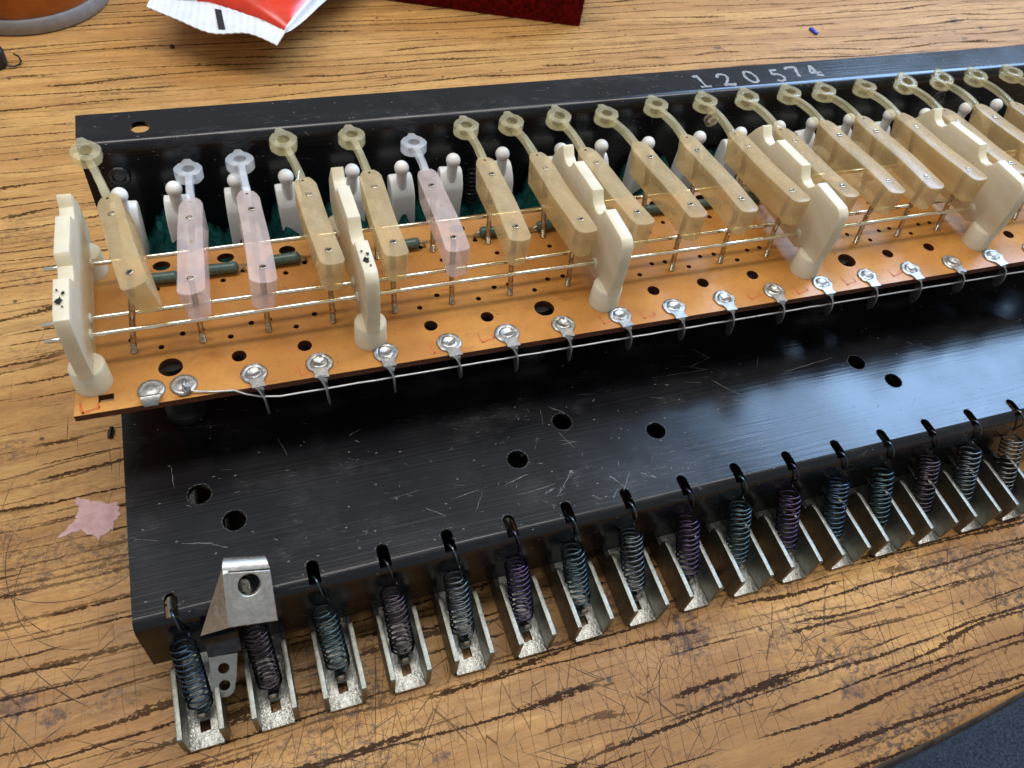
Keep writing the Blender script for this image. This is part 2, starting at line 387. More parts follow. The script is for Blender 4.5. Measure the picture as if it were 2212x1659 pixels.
# knife and tool scratches worn into the working side of the bench
SCR_W = mat_simple('dirty_scratch', (.040, .019, .010), .7, 0, var=.3, vs=.6, bump=0)
b = MB()
def bench_scratch(x, y, ang, ln, w):
    n = max(3, int(ln/4)); pts = []; bend = rnd.uniform(-.012, .012)
    for i in range(n+1):
        t = ln*(i/n-.5); a = ang+bend*t; pts.append((x+t*math.cos(a), y+t*math.sin(a)))
    ribbon(b, pts, [w*rnd.uniform(.35, 1.3)*(.25 if i in (0, n) else 1) for i in range(n+1)], TZ+.006)
for i in range(620):
    x = rnd.uniform(-45, 215); y = rnd.triangular(-62, 20, -45)
    ang = rnd.choice((rnd.gauss(-.75, .25), rnd.gauss(1.35, .25), rnd.gauss(.5, .4), rnd.uniform(-1.57, 1.57)))
    ln = rnd.choice((rnd.uniform(2, 9), rnd.uniform(2, 9), rnd.uniform(8, 34)))
    ok = all(-56+.02*max(0, xx-60)+(.0 if xx < 150 else (xx-150)*.22) < yy for xx, yy in ((x+ln/2*math.cos(ang), y+ln/2*math.sin(ang)), (x-ln/2*math.cos(ang), y-ln/2*math.sin(ang))))
    if ok: bench_scratch(x, y, ang, ln, rnd.uniform(.06, .20))
for i in range(60): bench_scratch(rnd.uniform(-44, -10), rnd.uniform(-5, 120), rnd.choice((rnd.gauss(1.45, .12), rnd.uniform(-1, 1))), rnd.uniform(2, 14), rnd.uniform(.06, .14))
for cx, cy, r0, a0, a1 in ((-18, 22, 16, 150, 265), (-22, 40, 22, 190, 300), (-12, 30, 24, 160, 230)):
    ribbon(b, arc(cx, cy, r0, a0, a1, 24), [.16*rnd.uniform(.4, 1.2) for _ in range(25)], TZ+.006)
o = obj('tool_scratches', b.mesh('tool_scratches', None), SCR_W, bt_); o['kind'] = 'stuff'
fl = obj('floor', mesh('floor', [(-2500, -2500, -760), (2500, -2500, -760), (2500, 2500, -760), (-2500, 2500, -760)], [(0, 1, 2, 3)]), CARPET); fl['kind'] = 'structure'

# ------------------------------------------------------------------ black steel chassis
XL, XR = -6.2, 322.0
SLOT = {0: .7, 1: 13.9, 2: 27.1, 3: 41.1, 4: 54.6, 5: 68.2, 6: 81.3, 7: 95.4, 8: 109.6, 9: 123.4, 10: 137.4, 11: 151.2, 12: 164.8, 13: 178.4, 14: 191.9, 15: 205.9}
for k in range(16, 23): SLOT[k] = 205.9+13.7*(k-15)
ch = empty('steel_chassis', (0, 0, TZ), 'long black painted steel chassis with a row of spring slots, lying on the bench', 'chassis')
def cobj(name, me, mat, parent=ch):
    o = obj(name, me, mat, parent)
    if parent is ch: o.location = (0, 0, -TZ*S)
    return o
HW = 1.22
out = [(XL, 97.2), (XL, -1.2)]
for k in sorted(SLOT):
    s = SLOT[k]; out += [(s-HW, -1.2)]+[(s+HW*math.cos(R(180-a)), 1.05+HW*math.sin(R(a))) for a in range(0, 181, 30)]+[(s+HW, -1.2)]
out += [(XR, -1.2), (XR, 97.2)]
DH = [(7.8, 22.7), (13.9, 14.9), (74.9, 15.1), (88.4, 22.6), (109.5, 15.0), (171.8, 22.6), (178.3, 14.9), (240, 15.0), (254, 22.6)]
cobj('deck', plate('deck', out, [circle(x, y, 2.3, 24, .04) for x, y in DH], 1.2, T=Matrix.Translation((0, 0, -1.2))), BLACK)
# front bend and lip, slots running into the bend
xs = [XL]
for k in sorted(SLOT): xs += [SLOT[k]-HW, SLOT[k]+HW]
xs += [XR]
prof = [(-1.2-2.3*math.sin(R(a)), -2.3+2.3*math.cos(R(a))) for a in (0, 20, 40, 55, 70, 90)]+[(-3.5, -10), (-3.5, -17.6)]
inn = [(-1.2-1.1*math.sin(R(a)), -2.3+1.1*math.cos(R(a))) for a in (0, 20, 40, 55, 70, 90)]+[(-2.3, -10), (-2.3, -17.6)]
b = MB(); np_ = len(prof)
def lip_cell(x0, x1, i0):
    vs = []
    for x in (x0, x1):
        vs += [(x, y, z) for y, z in prof[i0:]]+[(x, y, z) for y, z in inn[i0:]]
    n = np_-i0; fs = []
    for i in range(n-1):
        fs += [(i, i+1, 2*n+i+1, 2*n+i), (n+i, 3*n+i, 3*n+i+1, n+i+1)]
    fs += [(0, 2*n, 3*n, n), (n-1, 2*n-1, 4*n-1, 3*n-1)]
    fs += [tuple(list(range(n))+list(range(2*n-1, n-1, -1))), tuple(list(range(2*n, 3*n))+list(range(4*n-1, 3*n-1, -1)))]
    b.add(vs, fs)
for i in range(len(xs)-1): lip_cell(xs[i], xs[i+1], 2 if i % 2 else 0)
lm_ = b.mesh('front_lip', 35); bm = bmesh.new(); bm.from_mesh(lm_); bmesh.ops.remove_doubles(bm, verts=bm.verts, dist=1e-7); bm.to_mesh(lm_); bm.free()
cobj('front_lip', lm_, BLACK)
# rear wall and back flange
b = MB()
pw = [(98.4, TZ+.05), (98.4, 29.5)]+[(101-2.6*math.cos(R(a)), 29.4+2.6*math.sin(R(a))) for a in (15, 30, 45, 60, 75)]+[(101, 32)]
qw = [(99.6, TZ+.05), (99.6, 29.5)]+[(101-1.4*math.cos(R(a)), 29.4+1.4*math.sin(R(a))) for a in (15, 30, 45, 60, 75)]+[(101, 30.8)]
vs = []
for x in (XL, XR): vs += [(x, y, z) for y, z in pw]+[(x, y, z) for y, z in qw]
n = len(pw); fs = []
for i in range(n-1): fs += [(i, i+1, 2*n+i+1, 2*n+i), (n+i, 3*n+i, 3*n+i+1, n+i+1)]
fs += [(0, 2*n, 3*n, n), (n-1, 2*n-1, 4*n-1, 3*n-1)]
for o_ in (0, 2*n):
    for i in range(n-1): fs.append((o_+i, o_+i+1, o_+n+i+1, o_+n+i))
b.add(vs, fs); cobj('rear_wall', b.mesh('rear_wall', 35), BLACK)
fo = [(XL, 101), (XR, 101), (XR, 110.7), (XL, 110.7)]
flg = cobj('back_flange', plate('back_flange', fo, [circle(7.4, 104.3, 2.2, 24, .05)], 1.2, T=Matrix.Translation((0, 0, 30.8))), BLACK)
# rivets on the rear wall
for x, z, m_ in ((.8, 23.4, DARK), (158.4, 23.8, BRASS), (240, 23.6, DARK)):
    b = MB(); T = Matrix.Translation((x, 98.4, z)) @ Matrix.Rotation(R(90), 4, 'X')
    b.lathe([(2.6, 0), (2.55, .35), (2.2, .7), (1.5, .75), (1.2, .25), (.3, .1)], 24, T); cobj('rivet', b.mesh('rivet'), m_)
# stamped number 120574 on the flange
def digit(ch_, x, y, h, w, sk, wt):
    q = {'1': [[(.2, .86), (.55, 1), (.58, .05)], [(.15, .02), (1, .02)]],
         '2': [[(.05, .72), (.15, .92), (.45, 1.0), (.78, .92), (.88, .72), (.7, .48), (.35, .22), (.08, .06)], [(.08, .06), (.45, .1), (.95, .02), (1, .18)]],
         '0': [arc(.5, .5, .42, 90, 450, 18, .48)],
         '5': [[(.85, .98), (.3, .97), (.2, .58)], [(.2, .58), (.5, .64), (.8, .52), (.9, .3), (.74, .08), (.4, .0), (.1, .12)]],
         '7': [[(.05, .80), (.08, .98), (.95, .95)], [(.95, .95), (.7, .5), (.55, .02)]],
         '4': [[(.62, .0), (.62, 1.0)], [(.62, 1.0), (.05, .3)], [(.05, .3), (1, .3)], [(.35, .02), (.95, .02)], [(.5, .82), (.3, .42), (.52, .5)]]}[ch_]
    b = MB()
    for st in q:
        pts = []
        for (a, c), (a2, c2) in zip(st, st[1:]):
            for i in range(3): pts.append((a+(a2-a)*i/3, c+(c2-c)*i/3))
        pts.append(st[-1])
        pts = [(x+a*w+sk*(c-.5)+rnd.uniform(-.05, .05), y+c*h+rnd.uniform(-.04, .04)) for a, c in pts]
        ribbon(b, pts, [wt*rnd.uniform(.55, 1.25) for _ in pts], 32.03+.004*q.index(st))
    return b.mesh('stamped_digit', None)
for c_, x, y in (('1', 153.4, 101.9), ('2', 161.3, 101.6), ('0', 170.0, 102.0), ('5', 178.9, 101.7), ('7', 185.3, 103.0), ('4', 192.0, 103.0)):
    o = cobj('stamped_digit', digit(c_, x, y, 5.9 if c_ not in '74' else 5.4, 4.0, -.5, .95), PRINT)
# scuffs in the paint
b = MB()
def scr(x, y, dx, dy, w, n=6, z=.02):
    pts = [(x+dx*i/n+rnd.uniform(-.12, .12), y+dy*i/n+rnd.uniform(-.12, .12)) for i in range(n+1)]
    ribbon(b, pts, [max(.04, w*rnd.uniform(.2, 1.3)*(.3 if i in (0, n) else 1)) for i in range(n+1)], z)
for x, y, dx, dy, w in ((80.5, 4.0, 5.5, 5.4, .30), (84.8, 8.1, 1.2, 1.3, .8), (95.4, 1.6, 3.5, 4.5, .28), (92.4, 0.4, 2.0, 2.2, .28), (101.2, 5.0, 2.9, -2.0, .5), (102.2, 4.6, .9, -.6, .5),
        (78, 5.2, 2.6, 1.0, .45), (81.2, 5.6, 1.6, .1, .4), (88, 2.2, 1.6, -1.2, .35), (93.7, 6.0, 1.6, -2.2, .35), (70, 9.5, 6, 1.4, .22), (72, 6.4, 9, .6, .16), (58, 8.8, 8, 1.2, .20),
        (62, 4.6, 3, 4.6, .14), (52, 8.2, 3.6, -3, .18), (90.2, 24.6, -3.6, 3.0, .16), (84.6, 27, -.9, -4.2, .14), (86.4, 20, 2.4, -5, .12), (3.5, 12.3, 6, -1.6, .18), (9, 10.7, 3, -1.6, .16),
        (2.8, 31, .4, -5.6, .12), (25, 33, 1.4, -4.8, .16), (40, 30, 3, 1.2, .16), (130, 26, 5.5, -6.5, .16), (112, 24.5, 4, -1.2, .14), (150, 24, 16, 1.6, .14), (45.5, 12, 6.5, .8, .12)):
    scr(x, y, dx, dy, w)
for i in range(120):
    x = rnd.gauss(75, 34) if i % 3 else rnd.uniform(0, 150); y = rnd.uniform(-.5, 30)
    if XL+1 < x < 200: scr(x, y, rnd.uniform(-1.2, 1.2), rnd.uniform(-.9, .5), rnd.uniform(.08, .26), 2)
for i in range(110):
    x = rnd.uniform(-3, 250); y = rnd.choice((rnd.uniform(101, 110), rnd.gauss(102, .6))); scr(x, max(101.1, y), rnd.uniform(-1.6, 1.6), rnd.uniform(-1, 1)*.6, rnd.uniform(.06, .2), 2, 32.02)
for k in range(16):                 # bright wear round the slots
    for j in range(5):
        a = rnd.uniform(0, math.pi); scr(SLOT[k]+1.42*math.cos(a), 1.05+1.42*math.sin(a), -.5*math.sin(a), .5*math.cos(a), .13, 2)
    for j in range(3): scr(SLOT[k]+rnd.choice((-1, 1))*rnd.uniform(1.3, 2.2), rnd.uniform(-1.1, -.4), rnd.uniform(-.5, .5), .5, .12, 2)
for x, y in DH:
    for a in range(0, 360, 24): scr(x+2.42*math.cos(R(a)), y+2.42*math.sin(R(a)), -.85*math.sin(R(a)), .85*math.cos(R(a)), .11, 2)
o = cobj('paint_scuffs', b.mesh('paint_scuffs', None), SCRATCH); o['kind'] = 'stuff'

# ------------------------------------------------------------------ green felt and white plungers behind the board
b = MB()
nx = 330; rows = [(86.5, .2), (87.2, 1.0), (89.5, 1), (92, 1), (94.5, 1), (97.9, 1), (98.2, .1)]
hs = [max(1.2, 9.0+4.6*math.sin(i*.46+1.3*math.sin(i*.17))+rnd.uniform(-1.2, 1.2)) for i in range(nx)]
vs = []; fs = []
for r, (y, f) in enumerate(rows):
    for i in range(nx): vs.append((XL+.6+i*.995, y+(rnd.uniform(-.3, .3) if 0 < r < 5 else 0), .05+hs[i]*f*(.55+.09*r)+(rnd.uniform(-.45, .45) if 0 < r < 6 else 0)))
for r in range(len(rows)-1):
    for i in range(nx-1): fs.append((r*nx+i, r*nx+i+1, (r+1)*nx+i+1, (r+1)*nx+i))
b.add(vs, fs)
for i in range(2600):
    x = rnd.uniform(XL+1, 300); y = rnd.uniform(87.5, 97.5); h = hs[min(nx-1, int((x-XL)/.995))]*.8
    d = (rnd.uniform(-.8, .8), rnd.uniform(-.8, .4), rnd.uniform(.2, 1.1)); w = .06
    b.add([(x-w, y, h-.3), (x+w, y, h-.3), (x+d[0], y+d[1], h+d[2])], [(0, 1, 2)])
fe = obj('felt_strip', b.mesh('felt_strip', 80), FELT, loc=(0, 0, 0)); tag(fe, 'shaggy dark green felt strip lying at the foot of the chassis wall', 'felt')

BALL = [-.1, 12.0, 25.8, 38.7, 52.9, 66.8, 78.9, 94.0, 108.4, 121.7, 135.8, 150.0, 163.7, 177.0, 190.2, 203.1, 216.8, 230.8, 244.8, 259.0]
def plunger_meshes():
    o = [(-3.0, 0), (3.0, 0), (3.0, 7.2), (-3.0, 7.2)]
    # block profile in (y,z): front face, chamfered shoulder, rounded top
    pr = [(-3.2, .05), (-3.2, 15.6), (-2.6, 17.4), (-1.2, 19.4), (.2, 20.2), (1.6, 20.0), (2.4, 19.0), (2.6, 17.0), (2.6, .05)]
    T = frame((-3.0, 0, 0), (0, 1, 0), (0, 0, 1), (1, 0, 0))
    blk = plate('block', [(y, z) for y, z in pr], (), 6.0, .45, 3, T, 50)
    bl = MB(); bl.lathe([(1.45, 14.2), (1.45, 19), (1.35, 21.6), (1.42, 22.2)]+[(1.86*math.cos(R(a)), 23.7+1.86*math.sin(R(a))) for a in range(-40, 90, 13)]+[(.05, 25.56)], 28, Matrix.Translation((0, -1.0, 0)) )
    return blk, bl.mesh('ball_pin', 60)
PB, PP = plunger_meshes()
pins_hidden = {13, 14}
for k, x in enumerate(BALL):
    t = empty('plunger', (x+rnd.uniform(-.1, .1), 92.3, 0), f'white ball-headed plunger, {ORD[k]} from the left along the chassis wall', 'plunger', 'white plungers along the rear wall')
    t.rotation_euler = (R(rnd.uniform(-2, 2)), R(rnd.uniform(-3, 3)), R(rnd.uniform(-5, 5)))
    obj('block', PB, IVORY, t); obj('ball_pin', PP, IVORY, t)
# a loose black coil between two plungers
def helix(r, turns, length, n=18):
    return [(r*math.cos(2*math.pi*i/n), r*math.sin(2*math.pi*i/n), length*i/(turns*n)) for i in range(int(turns*n)+1)]
b = MB(); b.tube(helix(1.5, 8, 11), .28, 7); o = obj('coil_spring', b.mesh('coil_spring'), DARK, loc=(87.0, 95.6, 6.0))
tag(o, 'small black coil spring standing on the felt between two white plungers', 'spring')

# ------------------------------------------------------------------ orange circuit board with its lugs, wire and resistors
BZ = 18.7; BT = 1.6
bd = empty('circuit_board', (0, 0, BZ-BT), 'long orange drilled circuit board with a row of solder lugs along its edge', 'circuit board')
def bobj(name, me, mat, parent=bd):
    o = obj(name, me, mat, parent); 
    if parent is bd: o.location = (0, 0, -(BZ-BT)*S)
    return o
def yf(x): return 33.3-.0072*x
bout = [(-10.7, yf(-10.7))]+[(x, yf(x)) for x in range(20, 320, 40)]+[(318, yf(318)), (318, 75.9), (-7.5, 75.6)]
holes = []
BIG = [7.2, 87.8, 171.4, 252]; SUP = [-7.0, 47.6, 102.3, 157.6, 212.6, 267.4]
for x in BIG: holes.append(circle(x, 41.8, 2.35, 24, .04))
for x in (20.5, 33.8, 61.1, 74.1, 115.8, 129.2, 143.2, 184.4, 197.8, 225.4, 239.0): holes.append(circle(x, 41.9, 1.5, 18, .03))
holes.append([(-6.3, 35.7), (-3.5, 35.7), (-3.5, 37.5), (-6.3, 37.5)])
for k in range(20):
    xk = .4+13.62*k
    for dx, y in ((-3.8, 50.5), (5.3, 47.7), (.0, 50.7), (-3.4, 66.8), (5.7, 64.3), (.4, 61.5)):
        if min(abs(xk+dx-s) for s in SUP) > 4.2: holes.append(circle(xk+dx+rnd.uniform(-.2, .2), y+rnd.uniform(-.15, .15), .62, 10, .04))
    if k not in (4,): holes.append(circle(xk+7.0, 71.5, 1.9, 16, .05, 1.5))
bm_ = plate('board', bout, holes, BT, T=Matrix.Translation((0, 0, BZ-BT)))
bm_.materials.append(BOARD); bm_.materials.append(BOARD_EDGE)
for p in bm_.polygons:
    if abs(p.normal.z) < .5: p.material_index = 1
bobj('board', bm_, None)
# black spacers that carry the board
for x in BIG[:3]:
    b = MB(); b.lathe([(4.2, .05), (4.2, 2.0), (2.9, 2.4), (2.9, BZ-BT-.05)], 24, Matrix.Translation((x, 45.0, 0))); bobj('spacer', b.mesh('spacer'), RUBBER)
# terminal lugs
def lug_mesh(v):
    b = MB(); r = rnd
    b.lathe([(2.45, .02), (2.5, .22), (2.35, .40), (1.95, .46), (1.6, .36), (1.45, .50), (1.2, .62), (.7, .40), (.05, .30)], 22)
    neck = [(-1.6, -1.5), (1.7, -1.5), (1.35, -2.5), (1.55, -3.75), (-1.05, -3.75), (-1.05, -2.5)]
    b.add([(x, y, .10) for x, y in neck]+[(x, y, .46) for x, y in neck], [(0, 1, 2, 5), (5, 2, 3, 4), (6, 11, 8, 7), (11, 10, 9, 8)]+[(i, (i+1) % 6, (i+1) % 6+6, i+6) for i in range(6)])
    # twisted tail hanging over the edge
    st = [((.25, -3.5, .28), (1, 0, 0), .95), ((.45, -4.0, -.2), (.75, .1, -.65), .8), ((.7, -4.2, -1.3), (.2, .75, -.6), .95), ((.85, -4.25, -2.6), (.05, .9, -.43), 1.25), ((.95, -4.4, -4.3), (.05, .9, -.43), 1.45), ((1.1, -4.55, -5.9), (.05, .9, -.43), 1.1), ((1.15, -4.6, -6.9), (.05, .9, -.43), .35)]
    vs = []
    for c, d, w in st:
        c = Vector(c); d = Vector(d).normalized(); nn = Vector((1, -.1, .3)) if abs(d.x) < .5 else Vector((0, .6, .8)); nn = (nn-d*nn.dot(d)).normalized()*.17
        vs += [c-d*w-nn, c+d*w-nn, c+d*w+nn, c-d*w+nn]
    fs = [(0, 1, 2, 3)]
    for i in range(len(st)-1):
        for j in range(4): fs.append((4*i+j, 4*i+(j+1) % 4, 4*i+4+(j+1) % 4, 4*i+4+j))
    fs.append(tuple(4*(len(st)-1)+j for j in range(4)))
    b.add([tuple(v) for v in vs], fs)
    b.v = [(x+r.uniform(-.05, .05), y+r.uniform(-.05, .05), z+(r.uniform(-.05, .07) if z > .25 else 0)) for x, y, z in b.v]
    return b.mesh('terminal_lug', 45)
LM = [lug_mesh(i) for i in range(4)]
LUG = [(22.8, 37.0), (35.9, 36.2), (49.8, 36.2), (63.7, 35.7), (76.9, 35.6), (90.3, 35.6), (104.4, 35.4), (118.3, 35.2), (131.8, 35.5), (145.8, 35.4), (159.8, 35.3), (173.4, 35.2), (186.9, 35.3), (200.4, 35.1), (214.1, 35.0), (227.8, 34.9)]
for i, (x, y) in enumerate(LUG):
    o = bobj('terminal_lug', LM[i % 4], TIN); o.location = (x*S, (yf(x)+3.35)*S, BT*S); o.rotation_euler = (0, 0, R(rnd.uniform(-6, 6))); q_ = rnd.uniform(1.04, 1.16); o.scale = (q_, rnd.uniform(1.02, 1.10), rnd.uniform(.9, 1.15))
def disc(b): b.lathe([(2.55, .02), (2.6, .25), (2.4, .45), (1.8, .5), (1.4, .4), (.9, .7), (.1, .6)], 22)
b = MB(); disc(b)
b.add([(-1.9, -1.2, .3), (1.9, -1.2, .3), (1.9, -2.6, 1.6), (-1.9, -2.6, 1.6), (1.3, -3.7, 1.2), (-1.6, -3.7, 1.2), (1.1, -4.0, .2), (-1.5, -4.0, .2)], [(0, 1, 2, 3), (3, 2, 4, 5), (5, 4, 6, 7)])
o = bobj('terminal_lug', b.mesh('terminal_lug', 60), TIN); o.location = (3.3*S, 36.6*S, BT*S); tag(o, 'tin lug with its tail folded back over itself')
b = MB(); disc(b); b.tube([(.3, .6, .8), (.2, -.5, 1.3), (.1, -1.8, 1.0), (.4, -2.6, .4), (1.0, -2.3, .9), (.9, -1.7, 1.5), (.2, -1.9, 1.8)], .42, 8)
b.add([(-1.6, -1.6, .3), (1.4, -1.6, .3), (1.0, -2.9, .5), (-.9, -2.9, .5)], [(0, 1, 2, 3)])
o = bobj('terminal_lug', b.mesh('terminal_lug', 60), TIN); o.location = (9.3*S, 36.6*S, BT*S); tag(o, 'tin lug with the bare wire wrapped round it')
b = MB(); b.tube([(9.6, 34.8, BZ+1.1), (11.5, 34.0, BZ+.7), (15, 33.5, BZ+.25), (18.5, 33.15, BZ+.1), (20.6, 32.7, BZ-1.2), (23.4, 32.4, BZ-2.4)]+[(x, yf(x)-1.0+.03*math.sin(x*.5), BZ-3.0+.05*math.sin(x*.9)) for x in range(27, 320, 4)], .21, 8)
bobj('bare_wire', b.mesh('bare_wire'), WIRE)
# resistors
b = MB(); b.lathe([(.3, -3.7), (.9, -3.5), (1.25, -3.1), (1.32, -2.6), (1.25, -2.2), (1.2, 0), (1.25, 2.2), (1.32, 2.6), (1.25, 3.1), (.9, 3.5), (.3, 3.7)], 20, Matrix.Rotation(R(90), 4, 'Y')); RM = b.mesh('resistor', 60)
b = MB(); b.tube([(-3.6, 0, 0), (-4.4, -.1, -.2), (-4.9, -.2, -.9), (-5.0, -.2, -1.6)], .32, 8); b.tube([(3.6, 0, 0), (4.4, -.1, -.2), (4.9, -.3, -.9), (5.0, -.3, -1.6)], .32, 8); RL = b.mesh('lead', 60)
for x, y in ((7.2, 66.2), (19.8, 66.7), (33.4, 67.2), (47.5, 66.5), (61.2, 66.8), (83.6, 67.6), (98.2, 67.4), (113, 67.4), (128.1, 68.2), (142.6, 68.0), (156.5, 67.9), (170, 68), (184, 68)):
    o = bobj('resistor', RM, RESISTOR); o.location = (x*S, y*S, (BT+1.45)*S); o.rotation_euler = (0, 0, R(rnd.uniform(-4, 4)))
    l = obj('lead', RL, BRASS, o)
# faint red printed marks
for x, y in ((-9.5, 34.2), (31.5, 34.6), (59.5, 34.4), (70.5, 35.2), (99.5, 34.8), (109.5, 34.2), (138.5, 34.6), (151.5, 33.9), (166, 34.2), (180.5, 34.4)):
    b = MB()
    for dx, dy, ex, ey, w in ((0, 2.2, .3, -.6, .6), (.3, -.4, 3.4, .3, .65), (3.4, .3, 3.0, 1.5, .5)):
        ribbon(b, [(x+dx+(ex-dx)*i/4+rnd.uniform(-.1, .1), y+dy+(ey-dy)*i/4+rnd.uniform(-.1, .1)) for i in range(5)], [w*rnd.uniform(.4, 1.2) for _ in range(5)], BZ+.012)
    bobj('printed_mark', b.mesh('printed_mark', None), REDINK)
for x, y, r_ in ((25, 71, 1.4), (58.5, 71, 1.8), (66, 51.8, 1.0), (104, 52.3, 1.2)):
    b = MB(); ribbon(b, [(x+rnd.uniform(-r_, r_)*.4+.6*j, y+rnd.uniform(-r_, r_)*.5) for j in range(6)], [.2, .4, .5, .45, .5, .2], BZ+.012)
    bobj('printed_mark', b.mesh('printed_mark', None), REDINK)

# ------------------------------------------------------------------ cream support brackets and the rods through them
def support_meshes(broken):
    th = 2.7
    n1 = [(x, z) for x, z in arc(53.0, 40.4, 3.2, 200, 340, 10)]
    top = [(37.6, 24.0), (37.2, 31), (37.6, 38.0), (38.4, 39.3), (39.6, 39.9), (48.6, 39.8)]
    top += [(49.4, 38.2), (50.6, 37.0), (52.4, 36.7), (54.2, 37.4), (55.2, 39.0), (55.6, 39.7)]
    top += [(67.4, 38.6), (67.9, 37.2), (69.0, 36.0), (70.8, 35.7), (72.6, 36.4), (73.6, 37.9), (74.4, 38.2)]
    top += [(76.2, 36.0), (78.6, 32.0), (78.8, 26.0), (77.0, 23.6), (70.0, 22.2), (46.0, 22.2), (43.2, 23.9)]
    if broken: top = [(y+rnd.uniform(-.18, .18), z+rnd.uniform(-.22, .22) if z > 34 else z) for y, z in top]
    T = frame((-th/2, 0, -BZ), (0, 1, 0), (0, 0, 1), (1, 0, 0))
    hs = [circle(52.5, 32.2, .01, 4)]
    pl = plate('plate', top, (), th, .12, 1, T, 35)
    ps = []
    for y in (41.0, 72.6):
        b = MB(); b.lathe([(3.55, .03), (3.5, .2), (3.35, 5.2), (3.1, 5.5), (1.2, 5.5)], 30, Matrix.Translation((0, y, 0))); ps.append(b.mesh('post', 40))
    b = MB()
    for y, z in ((46.8, 25.9), (51.2, 25.8), (69.0, 24.0)):
        for s in (-1, 1): b.lathe([(1.25, th/2-.1), (1.15, th/2+.35), (.7, th/2+.5)], 14, Matrix.Translation((0, y, z-BZ)) @ Matrix.Rotation(R(90*s), 4, 'Y'))
    bs = b.mesh('rod_bushing', 50)
    return pl, ps, bs
SM = [support_meshes(True), support_meshes(True), support_meshes(False)]
SN = ['chipped cream support bracket at the left end of the orange board', 'second cream support bracket from the left, with black marks on its edge', 'third cream support bracket from the left, with two notches', 'fourth cream support bracket from the left, right of centre', 'fifth cream support bracket from the left, near the right edge']
for j, x in enumerate(SUP[:5]):
    t = empty('support_bracket', (x, 0, BZ), SN[j], 'bracket', 'cream support brackets on the board')
    t.location.y = 0
    pl, ps, bs = SM[j if j < 2 else 2]
    obj('plate', pl, CREAM, t)
    for p in ps: obj('post', p, CREAM, t)
    obj('rod_bushing', bs, CREAM, t)
    if j < 2:       # chipped black ink on the worn edge
        b = MB()
        for cx, cy, rr_ in ((-.2, 42.6, .85), (.4, 44.4, .45), (-.6, 45.3, .35), (.3, 41.0, .3)):
            n = 14; pts = [(cx+rr_*rnd.uniform(.35, 1.1)*math.cos(2*math.pi*q/n)*.9, cy+rr_*rnd.uniform(.5, 1.4)*math.sin(2*math.pi*q/n)) for q in range(n)]
            pts = [(max(-1.2, min(1.2, a)), c_) for a, c_ in pts]
            b.add([(cx, cy, 39.98-BZ+.12)]+[(a, c_, 39.98-BZ+.12) for a, c_ in pts], [(0, q+1, (q+1) % n+1) for q in range(n)])
        o = obj('ink_mark', b.mesh('ink_mark', None), DARK, t)
for nm, y, z, x0, lab in (('front', 46.8, 25.9, -13.7, 'thin silver contact rod, nearest the board edge, through the brackets'), ('middle', 51.2, 25.8, -14.3, 'thin silver contact rod, second from the board edge, under the arm fronts'), ('rear', 69.0, 24.0, -14.7, 'thin silver contact rod along the back of the orange board')):
    b = MB(); pts = [(x0, y, z), (x0+.25, y, z)]+[(x, y+.10*math.sin(x*.06+y), z+.10*math.sin(x*.045+y*2)) for x in range(-10, 318, 6)]+[(318, y, z)]
    b.tube(pts, [.35]+[.52]*(len(pts)-1), 12); o = obj('contact_rod', b.mesh('contact_rod', 50), ROD); tag(o, lab, 'rod', 'contact rods through the brackets')

# ------------------------------------------------------------------ contact arms
F = {0: (5.0, 39.0), 1: (14.2, 35.4), 2: (27.9, 36.0), 3: (41.2, 38.3), 4: (54.0, 38.2), 5: (67.0, 37.4), 6: (80.7, 38.1), 7: (96.0, 37.8), 8: (110.0, 37.8), 9: (123.4, 38.1), 10: (137.2, 37.6), 11: (150.8, 38.4), 12: (165.2, 37.8), 13: (179.4, 37.2), 14: (191.7, 37.0), 15: (204.6, 37.8), 16: (218.0, 38.2), 17: (232.0, 38), 18: (245.6, 38), 19: (259.2, 38)}
BK = {0: (0.0, 34.7), 1: (16.2, 31.4), 2: (28.2, 31.9), 3: (40.3, 34.0), 4: (55.0, 34.3), 5: (68.6, 32.9), 6: (82.7, 34.5), 7: (95.7, 34.4), 8: (108.2, 34.5), 9: (122.8, 34.5), 10: (136.3, 35.2), 11: (150.5, 34.8), 12: (164.7, 34.7), 13: (178.3, 35.4), 14: (190.3, 35.6), 15: (203.6, 35.3), 16: (218.2, 35.5), 17: (231.3, 35.7), 18: (244.6, 35.2), 19: (258.6, 35.3)}
RG = {0: (-3.8, 33.2), 1: (16.2, 25.8), 2: (28.0, 27.2), 3: (38.4, 31.6), 4: (54.5, 31.3), 5: (69.9, 27.4), 6: (83.3, 31.1), 7: (95.3, 31.1), 8: (108.3, 31.5), 9: (122.0, 30.9), 10: (136.3, 32.5), 11: (151.4, 32.4), 12: (164.7, 32.4), 13: (178.4, 32.7), 14: (190.3, 32.4), 15: (204.4, 32.5), 16: (219.0, 32.8), 17: (232.5, 32.9), 18: (245.5, 33.0), 19: (259.4, 33.1)}
PINX = [.7, 13.9, 27.4, 40.7, 54.5, 67.6, 81.2, 95.6]
